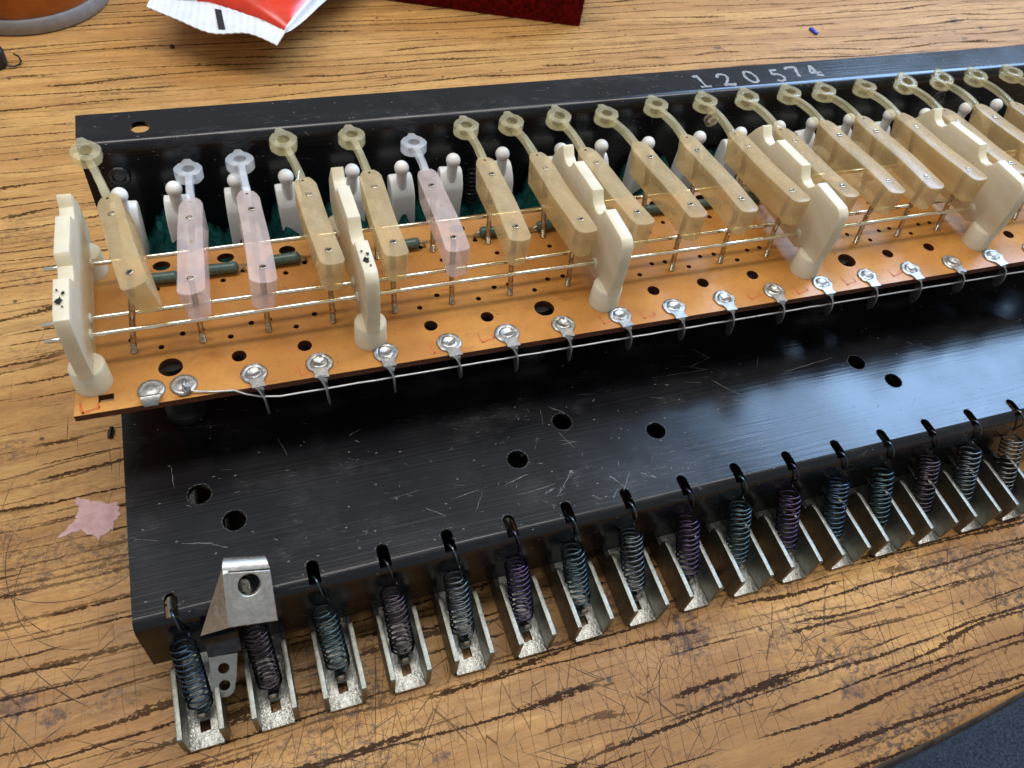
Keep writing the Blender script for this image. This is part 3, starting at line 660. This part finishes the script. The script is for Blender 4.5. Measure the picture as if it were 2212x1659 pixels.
def block_mesh(v, pink=False):
    L = 33.6; hw = 2.55
    o = [(-hw, 1.4), (-hw+.5, .5), (-1.0, .05), (0, -.05), (1.0, .05), (hw-.5, .5), (hw, 1.4), (hw, 30.6), (hw-.5, 32.2), (1.3, L-.3), (-1.3, L-.3), (-hw+.5, 32.2), (-hw, 30.6)]
    if pink: o = [(x*(1.04 if y < 20 else 1), y) for x, y in o]
    o = [(x+rnd.uniform(-.08, .08), y+rnd.uniform(-.15, .15)) for x, y in o]
    # add points along the sides so that the block can bow a little
    oo = []
    for (a, b_) in zip(o, o[1:]+o[:1]):
        n = max(1, int((Vector(b_)-Vector(a)).length/4))
        oo += [(a[0]+(b_[0]-a[0])*i/n, a[1]+(b_[1]-a[1])*i/n) for i in range(n)]
    ph = rnd.uniform(0, 6)
    def fn(x, y, z):
        f = (7.0-z)/7.0
        y2 = y + (.5*f if y < 2.5 else 0) - (1.4*f if y > 31 else 0)
        return (x*(1-.16*f)+.12*math.sin(y*.2+ph), y2, z-7.0+.10*math.sin(y*.25+ph))
    return plate('block', oo, (), 7.0, .2, 2, None, 40, fn)
BLK = [block_mesh(i) for i in range(4)]; PBLK = [block_mesh(i, True) for i in range(3)]
def ring_mesh(v):
    pts = []
    for i in range(28):
        a = 2*math.pi*i/28; r = 3.15*(1+.015*math.cos(6*a)); pts.append((r*math.cos(a)*1.02, r*math.sin(a)))
    pts = [(x, y+(1.15 if abs(x) < .9 and y > 0 else 0)) for x, y in pts]
    pts = [(x+rnd.uniform(-.09, .09), y+rnd.uniform(-.09, .09)) for x, y in pts]
    return plate('eye_ring', pts, [circle(0, 0, 1.4, 18, .05)], 2.7, .3, 2, Matrix.Translation((0, 0, -1.5)), 45)
RNG = [ring_mesh(i) for i in range(3)]
bE = MB(); bE.lathe([(.42, -.5), (.42, .08), (.56, .14), (.72, .07), (.76, -.1)], 14, cap=False); EYE = bE.mesh('eyelet', 60)
bE = MB(); bE.lathe([(.41, -.3), (.41, .05)], 10); BORE_SHADE = bE.mesh('bore_shade', 60)  # solid black plug, stands for the shade inside an eyelet hole
bE = MB(); bE.lathe([(.3, -.05), (.3, .03)], 10); DIM = bE.mesh('dimple_disc', 60)
PINKS = (1, 2, 5)
ARM_L = {0: 'amber contact arm skewed to the left, first of the row', 1: 'pale pink contact arm with a clear eye, second from the left', 2: 'rosy pink contact arm with a clear eye, third from the left', 3: 'amber contact arm with a curl of swarf on top, fourth from the left', 5: 'pink contact arm with a clear eye, sixth from the left'}
for k in range(20):
    pink = k in PINKS
    f = Vector((F[k][0], 44.5, F[k][1])); bk = Vector((BK[k][0], 77.8, BK[k][1])); rg = Vector((RG[k][0], 94.0, RG[k][1]))
    yv = (bk-f).normalized(); roll = R({0: -14, 1: -4, 2: 6, 3: 3}.get(k, rnd.uniform(-2, 2)))
    xv = yv.cross(Vector((0, 0, 1))).normalized(); zv = xv.cross(yv)
    xv, zv = xv*math.cos(roll)-zv*math.sin(roll), zv*math.cos(roll)+xv*math.sin(roll)
    Mw = frame(f*S, xv, yv, zv)
    t = empty('key_contact', (0, 0, 0), ARM_L.get(k, f'amber plastic contact arm with a ring eye, {ORD[k]} from the left'), 'contact arm', 'plastic contact arms along the board')
    t.matrix_world = Mw; inv = Mw.inverted()
    body, thin = (PINK, CLEAR) if pink else (AMBER, AMBER_EYE)
    o = obj('block', PBLK[PINKS.index(k)] if pink else BLK[(k*3) % 4], body, t)
    for y in (5.0, 26.0): e = obj('eyelet', EYE, BRASS, o, (rnd.uniform(-.25, .25), y, .02)); obj('bore_shade', BORE_SHADE, RUBBER, o, (e.location.x/S, y, .02))
    obj('dimple_disc', DIM, DARK, o, (rnd.uniform(-.3, .3), 32.0, .02)); obj('dimple_disc', DIM, AMBER, o, (.2, 17.5, 0))  # dark disc paints the shade in the rear dimple; the amber one is plain
    # ring eye and its stem, made in world space
    toc = (Vector(cam.location)/S-rg).normalized()
    ry = (rg-bk); ry.z *= .8; ry.normalize(); tilt = R(8+rnd.uniform(-6, 6))
    rx = ry.cross(Vector((0, 0, 1))).normalized(); rz = rx.cross(ry)
    ro = obj('eye_ring', RNG[k % 3], thin, t); ro.matrix_basis = inv @ frame(rg*S, rx, ry, rz) @ Matrix.Rotation(tilt, 4, 'X')
    a0 = bk+zv*-1.0-yv*1.0; a1 = rg-ry*2.6
    bs = MB(); vs = []; fs = []; N = 7
    for i in range(N+1):
        u = i/N; c = a0.lerp(a1, u)+Vector((0, 0, .7*math.sin(math.pi*u))); w = 1.05-.15*math.sin(math.pi*u)+rnd.uniform(-.06, .06); h = .85
        vs += [c-xv*w-zv*h, c+xv*w-zv*h, c+xv*w*.85+zv*h, c-xv*w*.85+zv*h]
    for i in range(N):
        for j in range(4): fs.append((4*i+j, 4*i+(j+1) % 4, 4*i+4+(j+1) % 4, 4*i+4+j))
    fs += [(3, 2, 1, 0), tuple(4*N+j for j in range(4))]
    me = mesh('stem', [tuple(v) for v in vs], fs); beveled(me, .22, 2)
    so = obj('stem', me, thin, t); so.matrix_basis = inv
    # two spring pins from the board up into the block
    for py, ty in ((47.5, 5.0), (65.0, 26.0)):
        top = f+yv*ty-zv*(.6); base = Vector(((PINX[k] if k < 8 else .55+13.62*k)+rnd.uniform(-.2, .2), py+rnd.uniform(-.2, .2), BZ+.02))
        if py == 47.5: mid = Vector((base.x+(top.x-base.x)*.35, 49.0, 25.9))
        else: mid = base.lerp(top, .4)
        pts = []; rr = []
        for i in range(15):
            u = i/14*.28; pts.append(base.lerp(mid, u)); rr.append(.52+.16*(i % 2))
        for u in (.35, .6, 1.0): pts.append(base.lerp(mid, u)); rr.append(.60)
        for u in (.25, .5, .75, 1.0): pts.append(mid.lerp(top, u)); rr.append(.62)
        bp = MB(); bp.tube(pts, rr, 12); po = obj('spring_pin', bp.mesh('spring_pin', 60), BRASS, t); po.matrix_basis = inv
b = MB(); b.tube([(38.9+.9*math.cos(a*.5)+.10*a, 77.6-1.2*a*.45+.7*math.sin(a), 35.4+.35*math.sin(a*1.3)+.05*a) for a in [i*.25 for i in range(26)]], .11, 6)
o = obj('metal_swarf', b.mesh('metal_swarf'), WIRE); tag(o, 'tiny curl of bare wire lying on the fourth contact arm', 'wire')

# ------------------------------------------------------------------ key levers and their springs
def lever_meshes():
    o = [(-3.25, -20.5), (3.25, -20.5), (3.25, 62), (-3.25, 62)]
    web = plate('web', o, [[(-.95, -17.3), (.95, -17.3), (.95, -15.2), (-.95, -15.2)]], 1.0, .12, 1, None, 35)
    wp = [(-19.4, .0), (-20.2, 1.2), (-20.5, 8.6), (-20.2, 9.0), (-7.6, 9.5), (-6.2, 9.2), (-5.6, 8.2), (-5.4, 6.2), (62, 5.4), (62, .0)]
    T = frame((0, 0, 0), (0, 1, 0), (0, 0, 1), (1, 0, 0))
    wall = plate('side_wall', wp, (), 1.05, .16, 1, T, 35)
    b = MB(); st = [(-12.6, .9, .85), (-13.4, 1.0, .85), (-14.3, 1.7, .85), (-14.9, 2.8, .82), (-15.2, 3.8, .72), (-15.25, 4.25, .45)]
    vs = []; fs = []
    for y, z, w in st: vs += [(-w, y, z-.28), (w, y, z-.28), (w, y+.45, z+.28), (-w, y+.45, z+.28)]
    for i in range(len(st)-1):
        for j in range(4): fs.append((4*i+j, 4*i+(j+1) % 4, 4*i+4+(j+1) % 4, 4*i+4+j))
    fs += [(3, 2, 1, 0), tuple(4*(len(st)-1)+j for j in range(4))]
    b.add(vs, fs); tab = b.mesh('spring_tab', 60)
    return web, wall, tab
LW, LS, LT = lever_meshes()
def nth(k): return f'{ORD[k]} from the left'
SPC = ['blue', 'plum', 'teal', 'plum', 'slate', 'purple', 'teal', 'slate', 'purple', 'teal', 'purple', 'blue', 'teal', 'plum', 'slate', 'grey']
NK = 16
for k in range(NK):
    x = 1.45+13.63*k
    t = empty('key_lever', (x, 0, TZ+.05), f'plated steel channel lever, {nth(k)}, sticking out under the chassis', 'lever', 'channel levers under the chassis front')
    t.rotation_euler = (0, 0, R(rnd.uniform(-.8, .8)))
    obj('web', LW, STEEL_LIT, t)
    for s in (-1, 1): obj('side_wall', LS, STEEL_SHADED, t, (3.26 if s > 0 else -4.31, rnd.uniform(-.25, .25), 0))
    st_ = obj('spring_tab', LT, STEEL_LIT, t, (0, 3.2, -.3)); st_.scale = (1.25, 1.25, 1.25)
for k in range(16):
    sx = SLOT[k]; lx = 1.45+13.63*k
    top = Vector((sx+.45+rnd.uniform(-.3, .3), -5.4+rnd.uniform(-.25, .25), -6.6+rnd.uniform(-.5, .5))); bot = Vector((lx+rnd.uniform(-.3, .3), -13.0+rnd.uniform(-.3, .3), -19.7))
    ax = (top-bot); Lh = ax.length; ax.normalize()
    u = Vector((1, 0, 0)); u = (u-ax*u.dot(ax)).normalized(); w = ax.cross(u)
    turns = 11 + (k*5 % 2); n = 22; r = 2.32+.03*min(k, 8)
    pts = [Vector((lx, -14.9, TZ+3.6)), Vector((lx-.6, -14.3, TZ+2.6)), Vector((lx-.5, -13.4, TZ+2.8)), Vector((lx+.5, -13.2, TZ+3.6))]
    for i in range(int(turns*n)+1):
        a = 2*math.pi*i/n-1.2; q = i/(turns*n); q = q-.03*math.sin(2*math.pi*q)*(1 if k % 2 else -.6)
        rr = r*(.86+.14*min(1, i/10))
        pts.append(bot+ax*(Lh*q)+(u*math.cos(a)+w*math.sin(a))*rr)
    e = pts[-1]; side = 1 if e.x > top.x else -1
    end = [top+u*1.4+w*1.2+ax*.9, top+u*1.2+w*.5+ax*2.6, Vector((sx+1.0, -4.6, -2.4)), Vector((sx+.7, -4.0, -.6)), Vector((sx+.3, -2.7, .35)), Vector((sx-.1, -1.4, .1)), Vector((sx-.4, -.7, -1.2)), Vector((sx-.3, -1.2, -2.2))]
    # smooth the hook
    ctl = [pts[-2], pts[-1]]+end; sm = []
    for i in range(1, len(ctl)-2):
        p0, p1, p2, p3 = ctl[i-1], ctl[i], ctl[i+1], ctl[i+2]
        for j in range(5):
            tt = j/5; sm.append(.5*((2*p1)+(p2-p0)*tt+(2*p0-5*p1+4*p2-p3)*tt*tt+(3*p1-p0-3*p2+p3)*tt**3))
    b = MB(); b.tube(pts[:-1]+sm, .225, 8)
    o = obj('coil_spring', b.mesh('coil_spring', 60), SPRING_M[SPC[k]])
    cn = {'blue': 'dark blue', 'plum': 'brownish plum', 'teal': 'teal', 'slate': 'slate grey', 'purple': 'purple', 'grey': 'pale grey'}[SPC[k]]
    tag(o, f'{cn} coil spring hooked on the chassis front, {nth(k)} of the row', 'spring', 'coil springs along the chassis front')

# ------------------------------------------------------------------ bright bracket standing on the front edge
br = empty('metal_bracket', (15, 0, 0), 'bent zinc-plated bracket with a threaded hole, standing on the chassis front corner', 'bracket')
def quadplate(P, t, holes=(), name='face', bevel=.15):
    P = [Vector(p) for p in P]; o = P[0]; xa = (P[1]-P[0]).normalized(); nz = xa.cross(P[2]-P[0]).normalized(); ya = nz.cross(xa)
    pl = [((p-o).dot(xa), (p-o).dot(ya)) for p in P]
    hs = [circle((Vector(h[0])-o).dot(xa), (Vector(h[0])-o).dot(ya), h[1], 24, .02) for h in holes]
    return plate(name, pl, hs, t, bevel, 2, frame(o, xa, ya, nz) @ Matrix.Translation((0, 0, -t)), 35)
def brobj(name, me, m): o = obj(name, me, m, br); o.location = (-15*S, 0, 0); return o
brobj('front_face', quadplate([(10.7, -9.9, 5.5), (19.3, -9.9, 3.3), (19.6, -2.9, 10.2), (11.6, -2.9, 12.9)], 1.3, [((15.7, -5.0, 10.0), 2.0)], 'front_face', .25), ZINC)
b = MB(); vs = []; fs = []; st = []
for i in range(9):
    a = R(-40+125*i/8); st.append((-1.2+2.0*math.sin(a), 2.0*math.cos(a)-1.5))
for q, (y, z) in enumerate(st):
    xl = 11.6+.09*q; xr = 19.55-.09*q
    vs += [(xl, y, z+12.75), (xr, y, z+10.15), (xr, y*.45-.6, z+9.0), (xl, y*.45-.6, z+11.6)]
for i in range(len(st)-1):
    for j in range(4): fs.append((4*i+j, 4*i+(j+1) % 4, 4*i+4+(j+1) % 4, 4*i+4+j))
fs += [(3, 2, 1, 0), tuple(4*(len(st)-1)+j for j in range(4))]
b.add(vs, fs); brobj('top_bend', b.mesh('top_bend', 50), ZINC)
P_ = [(11.62, -3.0, 12.75), (10.72, -9.85, 5.45), (5.4, -8.1, 1.0), (7.6, -4.6, 3.6), (11.9, -1.3, 13.1)]
vs = P_+[(x+.9, y+.35, z-.25) for x, y, z in P_]
fs = [(0, 1, 2, 3), (0, 3, 4), (5, 8, 7, 6), (5, 9, 8)]+[(q, (q+1) % 5, (q+1) % 5+5, q+5) for q in range(5)]
brobj('side_flange', mesh('side_flange', vs, fs, 30), ZINC)
brobj('rear_leg', quadplate([(12.4, .75, 11.2), (18.9, .75, 8.6), (18.9, 4.5, .1), (12.4, 4.5, .1)], 1.0, (), 'rear_leg', .12), ZINC)
b = MB(); vs = []; fs = []; st = [(-7.6, -1.8), (-6.4, -3.4), (-5.6, -5.4), (-5.5, -7.4), (-6.3, -9.4), (-7.9, -10.7)]
for y, z in st: vs += [(4.9, y, z), (11.1, y, z), (11.1, y+.5, z-.5), (4.9, y+.5, z-.5)]
for i in range(len(st)-1):
    for j in range(4): fs.append((4*i+j, 4*i+(j+1) % 4, 4*i+4+(j+1) % 4, 4*i+4+j))
fs += [(3, 2, 1, 0), tuple(4*(len(st)-1)+j for j in range(4))]
b.add(vs, fs); brobj('curled_spring_leaf', b.mesh('curled_spring_leaf', 60), DARK)
to = [(-2.7, 0), (2.7, 0), (2.3, 4.5)]+arc(0, 6.4, 2.0, 0, 180, 10)+[(-2.3, 4.5)]
yd = Vector((-.12, -.75, -.64)).normalized(); xd = Vector((1, .0, -.1)); xd = (xd-yd*xd.dot(yd)).normalized()
brobj('solder_tag', plate('solder_tag', to, [circle(0, 2.6, 1.05, 18), circle(0, 6.0, 1.05, 18)], .5, .08, 1, frame((7.6, -7.9, -10.9), xd, yd, xd.cross(yd)), 35), STEEL)

# ------------------------------------------------------------------ things in the background
# amber tub with grey base
tb = empty('plastic_tub', (-38, 280.5, TZ), 'round orange tub with a grey base rim in the far left corner', 'tub')
ORANGE = mat_simple('orange_tub', (.46, .13, .018), .22, 0, var=.2, vs=.08, bump=.05, col2=(.28, .07, .012))
GREYRIM = mat_simple('grey_rim', (.30, .30, .30), .4, 0, var=.1)
b = MB(); b.lathe([(29, .05), (31.2, .4), (31.5, 1.2), (31.4, 4.6), (31.0, 5.4), (28, 5.6)], 72); obj('base_rim', b.mesh('base_rim', 40), GREYRIM, tb)
b = MB(); b.lathe([(29.6, 5.0), (29.8, 7), (30.4, 12), (30.4, 15), (29.8, 15.6), (29.4, 18), (30.2, 22), (30.4, 30), (28, 31)], 72); obj('body', b.mesh('body', 40), ORANGE, tb)
# snack-like packet: crimped white end, red band
pk = empty('plastic_packet', (35, 235, TZ), 'white and red plastic packet with a crimped end and a black mark', 'packet')
PW = mat_simple('packet_white', (.78, .80, .84), .28, 0, var=.06, vs=.2, bump=.15, bs=.5)
PR = mat_simple('packet_red', (.75, .045, .015), .25, 0, var=.08, vs=.2, bump=.1, bs=.5)
PK = mat_simple('packet_black', (.015, .015, .018), .4, 0)
def lerp3(a, b_, u): return tuple(a[i]+(b_[i]-a[i])*u for i in range(3))
bot = [(7.5, 236.2, -8), (16.6, 228.2, -8.6), (27.8, 218.4, -9.2), (40.2, 215.4, -8.4), (49.1, 205.8, -8)]
top = [(9.0, 240.9, -7.6), (19.5, 237.2, -6.8), (30.6, 232.4, -6.2), (42.0, 223.8, -6.4), (53.2, 212.9, -7)]
def curve_at(P, u):
    s = u*(len(P)-1); i = min(len(P)-2, int(s)); f = s-i
    p0, p1, p2, p3 = [Vector(P[max(0, min(len(P)-1, j))]) for j in (i-1, i, i+1, i+2)]
    return .5*((2*p1)+(p2-p0)*f+(2*p0-5*p1+4*p2-p3)*f*f+(3*p1-p0-3*p2+p3)*f**3)
nu, nv = 110, 6; vs = []; fs = []
for sgn in (0, 1):
    for j in range(nv+1):
        for i in range(nu+1):
            p = Vector(curve_at(bot, i/nu)).lerp(Vector(curve_at(top, i/nu)), j/nv); vs.append((p.x, p.y, p.z+.10*math.sin(i*1.15)-sgn*.35))
W_ = (nu+1)*(nv+1)
for sgn in (0, 1):
    for j in range(nv):
        for i in range(nu): a = sgn*W_+j*(nu+1)+i; fs.append((a, a+1, a+nu+2, a+nu+1))
for i in range(nu): fs.append((i, i+1, W_+i+1, W_+i))
for j in range(nv): fs += [(j*(nu+1), (j+1)*(nu+1), W_+(j+1)*(nu+1), W_+j*(nu+1)), (j*(nu+1)+nu, (j+1)*(nu+1)+nu, W_+(j+1)*(nu+1)+nu, W_+j*(nu+1)+nu)]
def pobj(n, me, m): o = obj(n, me, m, pk); o.location = (-35*S, -235*S, -TZ*S); return o
pobj('crimped_end', mesh('crimped_end', vs, fs, 60), PW)
# puffed body rising behind the crimp
far0, far1 = (30, 330, -9), (112, 292, -9); vs = []; fs = []; nu, nv = 40, 26
for i in range(nu+1):
    u = i/nu; A = Vector(curve_at(top, u)); Bv = Vector(far0).lerp(Vector(far1), u)
    for j in range(nv+1):
        v = j/nv; p = A.lerp(Bv, v); puff = 15*math.sin(math.pi*min(1, u*.96+.02))**.6*math.sin(math.pi*v)**.55
        p.z += puff*.9+.35*math.sin(u*17+v*9)+.25*math.sin(u*31-v*14)*min(1, v*6); vs.append(tuple(p))
W_ = len(vs)
for i in range(nu+1):
    u = i/nu
    for j in range(nv+1):
        x, y, z = vs[i*(nv+1)+j]; v = j/nv; puff = 15*math.sin(math.pi*min(1, u*.96+.02))**.6*math.sin(math.pi*v)**.55
        vs.append((x, y, max(TZ+.1, z-puff*1.7-.3)))
mats = []
for s in (0, 1):
    for i in range(nu):
        for j in range(nv): a = s*W_+i*(nv+1)+j; fs.append((a, a+1, a+nv+2, a+nv+1)); mats.append(1 if .22 < i/nu < .96 and s == 0 else 0)
for i in range(nu): a = i*(nv+1); fs += [(a, a+nv+1, W_+a+nv+1, W_+a), (a+nv, a+2*nv+1, W_+a+2*nv+1, W_+a+nv)]; mats += [0, 0]
for j in range(nv): a = nu*(nv+1)+j; fs += [(j, j+1, W_+j+1, W_+j), (a, a+1, W_+a+1, W_+a)]; mats += [0, 0]
me = bpy.data.meshes.new('pouch'); me.from_pydata([(x*S, y*S, z*S) for x, y, z in vs], [], fs); me.materials.append(PW); me.materials.append(PR)
def red_at(x, y):      # red band, its far side curving back to the right-hand corner
    d = math.hypot((x-22)/1.0, (y-262)/1.0)
    return 30 < d < 58 or False
me.polygons.foreach_set('use_smooth', [True]*len(me.polygons))
for p, mi in zip(me.polygons, mats):
    c = p.center/S
    p.material_index = 1 if mi and c.y < 236.5+(c.x-30)*-.0+min(0, (56-c.x)*1.4) else 0
pobj('pouch', me, None)
mk = [Vector(curve_at(bot, .555)), Vector(curve_at(bot, .60))]; mk2 = [Vector(curve_at(top, .50)), Vector(curve_at(top, .548))]
b = MB(); q = [mk[0].lerp(mk2[0], .12), mk[1].lerp(mk2[1], .12), mk[1].lerp(mk2[1], .82), mk[0].lerp(mk2[0], .82)]
b.add([(p.x, p.y, p.z+.32) for p in q], [(0, 1, 2, 3)]); pobj('black_mark', b.mesh('black_mark', None), PK)
# red felt block
RED = mat_simple('red_felt', (.20, .005, .008), .95, 0, var=.35, vs=.5, bump=1, bs=1.4, bd=.001, spec=.1)
fb = empty('felt_block', (150, 250, TZ), 'dark red felt block with a fuzzy end at the top of the picture', 'felt')
A_, B_ = Vector((96, 266)), Vector((179.5, 235)); dr = (B_-A_).normalized(); pr_ = Vector((-dr.y, dr.x))
vs = []; fs = []; nx_, ny_, nz_ = 90, 34, 14; H_ = 32; D_ = 62
def grid(fn, a, c):
    n0 = len(vs)
    for i in range(a+1):
        for j in range(c+1):
            p = fn(i/a, j/c); vs.append((p[0]+rnd.uniform(-.25, .25), p[1]+rnd.uniform(-.25, .25), max(TZ+.05, p[2]+rnd.uniform(-.25, .25))))
    for i in range(a):
        for j in range(c): q = n0+i*(c+1)+j; fs.append((q, q+1, q+c+2, q+c+1))
Ln = (B_-A_).length
def P3(u, v, z): p = A_+dr*(u*Ln)+pr_*(v*D_); return (p.x, p.y, TZ+z)
grid(lambda u, v: P3(u, 0, v*H_), nx_, nz_); grid(lambda u, v: P3(u, v, H_), nx_, ny_); grid(lambda u, v: P3(1, u, v*H_), ny_, nz_); grid(lambda u, v: P3(u, 1, v*H_), nx_, nz_); grid(lambda u, v: P3(0, u, v*H_), ny_, nz_)
me = mesh('block', vs, fs, 80); o = obj('block', me, RED, fb); o.location = (-150*S, -250*S, -TZ*S)
b = MB()
for i in range(3800):
    s = rnd.random()
    if s < .62: u, v, z = 1+rnd.uniform(-.01, .004), rnd.random(), rnd.uniform(0, H_); d = dr*rnd.uniform(.3, 3.2)+pr_*rnd.uniform(-1, 1)
    elif s < .8: u, v, z = rnd.random(), 0, rnd.uniform(0, H_); d = pr_*rnd.uniform(-.7, -.1)+dr*rnd.uniform(-.5, .5)
    else: u, v, z = rnd.random(), rnd.random(), H_; d = pr_*rnd.uniform(-.5, .5)
    p = P3(u, v, z); dz = rnd.uniform(-1.2, 1.0) if z < H_ else rnd.uniform(.1, 1.0)
    b.add([(p[0]-.05, p[1], p[2]), (p[0]+.05, p[1]+.05, p[2]+.05), (p[0]+d.x, p[1]+d.y, max(TZ+.1, p[2]+dz))], [(0, 1, 2)])
o = obj('fuzz', b.mesh('fuzz', 60), RED, fb); o.location = (-150*S, -250*S, -TZ*S); o['kind'] = 'stuff'
# black clip with a wire hook at the left edge
cl = empty('wire_clip', (-46, 230.5, TZ), 'small black clip with a thin wire hook at the left edge', 'clip')
b = MB(); b.lathe([(3.6, .05), (4.2, 1.2), (4.2, 5.5), (3.4, 6.5), (1, 6.8)], 20); obj('body', b.mesh('body', 50), RUBBER, cl)
b = MB(); b.tube([(3, -1.6, 1.2), (4.6, -2.4, 1.0), (6.4, -2.6, .9), (8.0, -1.6, .9), (8.4, .4, 1.0), (7.6, 2.6, 1.6), (6.2, 3.6, 2.0)], .32, 8); obj('hook', b.mesh('hook'), DARK, cl)
# scraps on the bench
PKF = mat_simple('pink_film', (.72, .47, .46), .6, 0, var=.15, vs=.4, bump=.5, bs=.8, col2=(.58, .34, .34))
pf = [(-25.5, 34.2), (-21.0, 35.0), (-17.0, 31.4), (-14.0, 33.5), (-12.6, 37.2), (-12.9, 40.2), (-16, 40.8), (-19.2, 42.4), (-21.8, 43.6), (-21.2, 41), (-21.8, 38)]
pp = []
for a, c in zip(pf, pf[1:]+pf[:1]):
    for i in range(5): pp.append((a[0]+(c[0]-a[0])*i/5+rnd.uniform(-.42, .42), a[1]+(c[1]-a[1])*i/5+rnd.uniform(-.42, .42)))
o = obj('pink_scrap', plate('pink_scrap', pp, (), .14, 0, 1, Matrix.Translation((0, 0, TZ+.02)), 35), PKF); tag(o, 'ragged pale pink scrap of film on the bench left of the chassis', 'scrap')
BLU = mat_simple('blue_plastic', (.02, .05, .55), .35, 0)
o = obj('blue_scrap', beveled(MB().box((-.9, -2.6, 0), (.9, 2.6, 1.1), Matrix.Translation((290.7, 219.4, TZ+.03)) @ Matrix.Rotation(R(6), 4, 'Z')).mesh('blue_scrap', None), .3), BLU); tag(o, 'tiny bright blue plastic chip on the far part of the bench', 'scrap')
b = MB(); b.tube([(-13.9, 58.9, TZ+.75), (-13.6, 60.4, TZ+.75), (-13.2, 61.8, TZ+.75)], [.5, .7, .55], 10); o = obj('wire_offcut', b.mesh('wire_offcut'), DARK); tag(o, 'short dark wire offcut on the bench beside the board corner', 'scrap')
CR = mat_simple('dark_crumb', (.03, .018, .012), .7, 0)
b = MB(); b.lathe([(.3, 0), (.9, .3), (.95, .8), (.4, 1.2)], 9, Matrix.Translation((13.2, 235.9, TZ+.02))); o = obj('dark_crumb', b.mesh('dark_crumb'), CR); tag(o, 'small round dark crumb on the bench below the packet', 'crumb')
